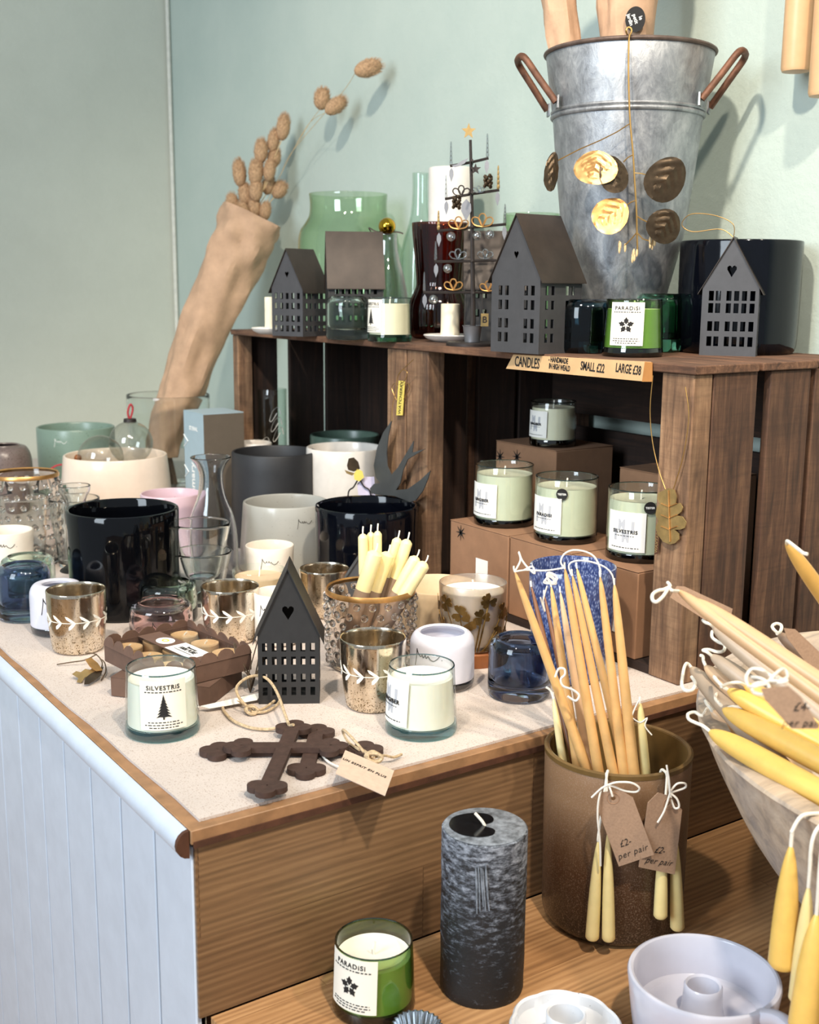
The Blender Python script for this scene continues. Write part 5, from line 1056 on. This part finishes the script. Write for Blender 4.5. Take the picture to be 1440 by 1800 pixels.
P(e,'wax_drip',wrap(g,lambda z:r+(r1-r)*z/h,a0,0,.0004),'bloom_wax')
# tart tin, scalloped holder, mug holder
c,r,s=rest(733,1850,62,ZS); e=T('tart_tin','small fluted metal tart tin between the green candle and the pillar','tin',c); R1=42*s
P(e,'fluted_wall',G().lathe([(r,0),(R1,.016),(R1+.001,.017),(R1-.0005,.0165),(r-.0006,.0008),(0,.0008),(0,0),(r,0)],120,ripple=lambda a,k:1+(.045 if k in(1,2,3) else 0)*math.cos(24*a)),'steel')
c,r,s=rest(991,1893,150,ZS); e=T('scalloped_holder','white speckled scalloped candle dish at the front of the counter','candle holder',c); R1=199/2*s*.98
sc=lambda a:1+.045*abs(math.sin(4*a+.5))-.03
P(e,'dish',G().lathe([(0,0),(r*.92,0),(r,.004),(R1*.95,.018),(R1,.026),(R1-.002,.0285),(R1-.0045,.027),(R1*.90,.017),(r*.95,.008),(0,.007)],128,ripple=lambda a,k:sc(a) if 3<=k<=7 else 1),'stone_white')
rc=35*s; P(e,'candle_cup',G().lathe([(0,.0072),(rc*1.12,.0072),(rc*1.02,.013),(rc,.030),(rc*1.0,.037),(rc*.95,.0385),(rc*.86,.037),(rc*.82,.012),(0,.012)],48),'stone_white')
c,r,s=rest(1226,1905,226,ZS); h=hz(c,1712)-ZS; R1=262/2*s; e=T('mug_candle_holder','large lilac white mug shaped candle holder with a handle','candle holder',c)
out=[(r*.94,0),(r,.004)]+[(r+(R1-r)*u**.8,h*u) for u in (.2,.4,.6,.8)]+[(R1,h-.002)]
P(e,'body',G().lathe(vessel(out,.0065,.030),72),'mug_glaze'); rc=34*s
P(e,'candle_cup',G().lathe([(0,.0302),(rc*1.16,.0302),(rc*1.05,.038),(rc*.98,.054),(rc*.97,.060),(rc*.9,.062),(rc*.80,.060),(rc*.76,.036),(0,.036)],48),'mug_glaze')
hd=(rt_*.60-fw_*.80).normalized(); up=V((0,0,1)); P(e,'handle',G().tube(crs([hd*(R1-.004)+up*(h*.88),hd*(R1+.016)+up*(h*.98),hd*(R1+.034)+up*(h*.80),hd*(R1+.036)+up*(h*.5),hd*(R1+.018)+up*(h*.24),hd*(R1-.010)+up*(h*.20)],5),.0075,12,flat=1.5),'mug_glaze')
# ================================================================ wooden bowl of candles
cb=V((1.213,.499,ZS)); RB=.419; HB=.27
e=T('wooden_bowl','big weathered wooden dough bowl heaped with beeswax dinner candles','bowl',cb)
po=[(.17,0),(.20,.012),(.275,.06),(.350,.140),(.393,.215),(.414,.262),(.419,HB)]
P(e,'body',G().lathe([(0,0)]+cr2(po,4)+[(.417,HB+.003),(.406,HB+.0035),(.392,HB+.001),(.388,HB-.006),(.364,.20),(.31,.125),(.24,.062),(.16,.030),(0,.026)],96,ripple=lambda a,k:1+.003*math.sin(7*a+1)).map(lambda q:V((q.x*.585 if q.x>0 else q.x,q.y,q.z))),'bowl_wood')
ZB=ZS+HB
def din(label,tp,tz,ep,ez,wpx,m,curl=None,taper=.22):
    T_=at(*tp,ZB+tz); E_=at(*ep,ZB+ez); rad=wpx/2*depth((T_*2+E_)/3)/F
    e=stick('dinner_candle',label,T_,E_,rad,rad*.9,m,group='dinner candles in the wooden bowl',kind='dinner',wick=0); ax=(T_-E_)
    if curl: P(e,'wick',G().tube(crs([ax-ax.normalized()*.003]+[(lambda q:at(q[0],q[1],ZB+tz+(q[2] if len(q)>2 else .004))-E_)(q) for q in curl],5),.0017,7),'wick')
    return e
din('yellow candle lowest along the front rim of the bowl',(1246,1285),.020,(1545,1452),-.005,46,'wax_yellow',[(1236,1276),(1222,1270),(1211,1264),(1210,1255),(1222,1252),(1234,1258),(1243,1246)])
din('yellow candle second from the front rim with a looping wick',(1270,1246),.034,(1560,1400),.006,44,'wax_yellow',[(1290,1242),(1328,1247),(1318,1236),(1300,1222),(1278,1214),(1262,1218),(1258,1228),(1268,1240)])
din('yellow candle third from the front rim',(1278,1212),.052,(1520,1350),.010,40,'wax_yellow',[(1268,1204),(1258,1194),(1256,1190),(1264,1200),(1275,1210)])
din('short tipped yellow candle beneath the upper price tag',(1306,1202),.060,(1540,1330),.016,34,'wax_yellow',[(1300,1200),(1284,1201),(1268,1207)])
din('pinkish candle peeping below the greys at the left rim',(1250,1250),.010,(1420,1370),-.06,36,'wax_rose',[(1248,1244),(1243,1238),(1240,1232)])
din('grey candle drooping over the left rim of the bowl',(1214,1172),.052,(1400,1380),-.02,38,'wax_grey',[(1208,1166),(1203,1174),(1200,1190),(1199,1206),(1206,1214),(1218,1212),(1222,1200),(1216,1190)])
din('rose beige candle behind the drooping grey one',(1238,1170),.060,(1430,1330),.0,34,'wax_rose',[(1237,1162),(1236,1154),(1231,1152)])
din('grey candle with a curled wick above the drooping one',(1249,1151),.075,(1450,1300),.02,34,'wax_grey',[(1243,1146),(1236,1143),(1246,1142),(1262,1146),(1272,1144),(1274,1134),(1262,1128),(1252,1120),(1252,1110)])
din('upper grey candle half hidden under the long beige one',(1252,1100),.105,(1470,1280),.035,34,'wax_grey',[(1248,1097),(1240,1094),(1236,1090)])
din('long beige candle on top of the heap, nearest its tag',(1189,1036),.155,(1600,1336),.055,31,'wax_beige',[(1182,1038),(1176,1034),(1170,1042),(1164,1050),(1154,1058),(1147,1054),(1148,1044),(1158,1038),(1168,1036),(1178,1030),(1174,1024)],.30)
din('second long beige candle just behind the top one',(1224,1052),.150,(1640,1330),.062,30,'wax_beige',None,.3)
din('mustard candle rising at the far right edge',(1381,952),.200,(1540,1180),.06,30,'wax_mustard',[(1384,951),(1394,958),(1404,966),(1412,972),(1420,974)],.3)
din('taupe candle behind the right tag at the bowl\'s far rim',(1366,1112),.085,(1560,1262),.02,32,'wax_taupe',[(1360,1106),(1358,1100),(1366,1096),(1374,1100),(1372,1110),(1366,1114)])
din('beige candle lying under the top pair at the right',(1330,1130),.075,(1600,1330),.03,34,'wax_beige')
def btag(label,pts,z,txt,n_=V((0,-.35,1)),bow=None,dz=0):
    c_=sum((V((x,y,0)) for x,y in pts),V())/len(pts); p_=at(c_.x,c_.y,ZB+z); n_=n_.normalized(); g,R3=pxflat([pts],p_,n_,(1,0,0),.0009); e=T('price_tag',label,'tag',p_,0,'brown price tags in the bowl'); P(e,'card',g,'kraft_tag')
    if txt:
        I=frame(p_,(1,0,0),n_).inverted(); a=I@onplane(*txt[1],p_,n_); b=I@onplane(*txt[2],p_,n_); d_=b-a; tm=R3@Matrix.Translation((a+b)/2)@Matrix.Rotation(math.atan2(d_.y,d_.x),4,'Z'); g=G(); g.join(text(txt[0],.009,shear=.3,bold=-.0001),tm@Matrix.Translation((0,.0115,.0009))); g.join(text('per pair',.0078,shear=.35,space=1.1,bold=-.0001),tm@Matrix.Translation((0,0,.0009))); P(e,'handwriting',g,'ink')
    if bow:
        g=G()
        for lp in bow: g.tube(crs([at(x,y,ZB+z+.006+.003*math.sin(i*1.7))-p_ for i,(x,y) in enumerate(lp)],5),.0012,6)
        P(e,'string',g,'string')
CAMN=-FW
btag('brown price tag lying on the yellow candles in the bowl',[(1338,1210),(1386,1206),(1408,1225),(1440,1276),(1438,1281),(1392,1281),(1345,1230)],.150,('£4-',(1390,1271),(1426,1271)),CAMN,[[(1346,1203),(1330,1206),(1316,1206),(1312,1190),(1322,1176),(1340,1178),(1352,1186),(1366,1192),(1384,1196),(1370,1200),(1350,1200)],[(1350,1200),(1364,1184),(1378,1176),(1384,1190),(1368,1197),(1352,1196)],[(1350,1200),(1334,1200),(1322,1206),(1326,1218),(1344,1220),(1352,1210),(1349,1200)],[(1322,1190),(1336,1192),(1352,1200)]])
btag('brown price tag behind the long beige candle at the top',[(1178,1050),(1190,1030),(1204,1031),(1288,1070),(1284,1088),(1240,1090)],.128,None,CAMN)
btag('brown price tag at the far right of the bowl',[(1378,1104),(1398,1106),(1445,1150),(1445,1186),(1432,1184),(1384,1122)],.090,None,CAMN)
# short candles hanging over the front rim
def hang(label,tp,bp_,wpx,m):
    d=ray(*tp); rr_=RB+.012
    p0,n0=oncyl(cb,rr_,*tp); s_=depth(p0)/F; rad=wpx/2*s_; rr_=RB+.006+rad; T_,n0=oncyl(cb,rr_,*tp); q=onplane(bp_[0],bp_[1],T_,V((fw_.x,fw_.y,0))); q=T_+(q-T_)
    e=stick('short_taper',label,T_,q,rad,rad*.62,m,group='short yellow tapers hanging on the bowl rim',kind='short',wick=0); tl=T_-q
    zr=ZB+.006; ov=V((T_.x,T_.y,zr))-q-n0*.012; P(e,'wick',G().tube(crs([tl-tl.normalized()*.002,tl+V((0,0,.01)),tl*1.0+V((0,0,max(.012,zr-T_.z-.012))),ov+n0*.002,ov-n0*.02-V((0,0,.002))],5),.0017,7),'wick'); return e
hang('left short yellow taper hanging from the bowl rim',(1391,1484),(1375,1698),50,'wax_yellow')
hang('pale middle taper hanging behind the two yellow ones',(1422,1556),(1405,1760),38,'wax_pale')
hang('right short yellow taper hanging lowest from the bowl rim',(1436,1604),(1412,1808),54,'wax_yellow')
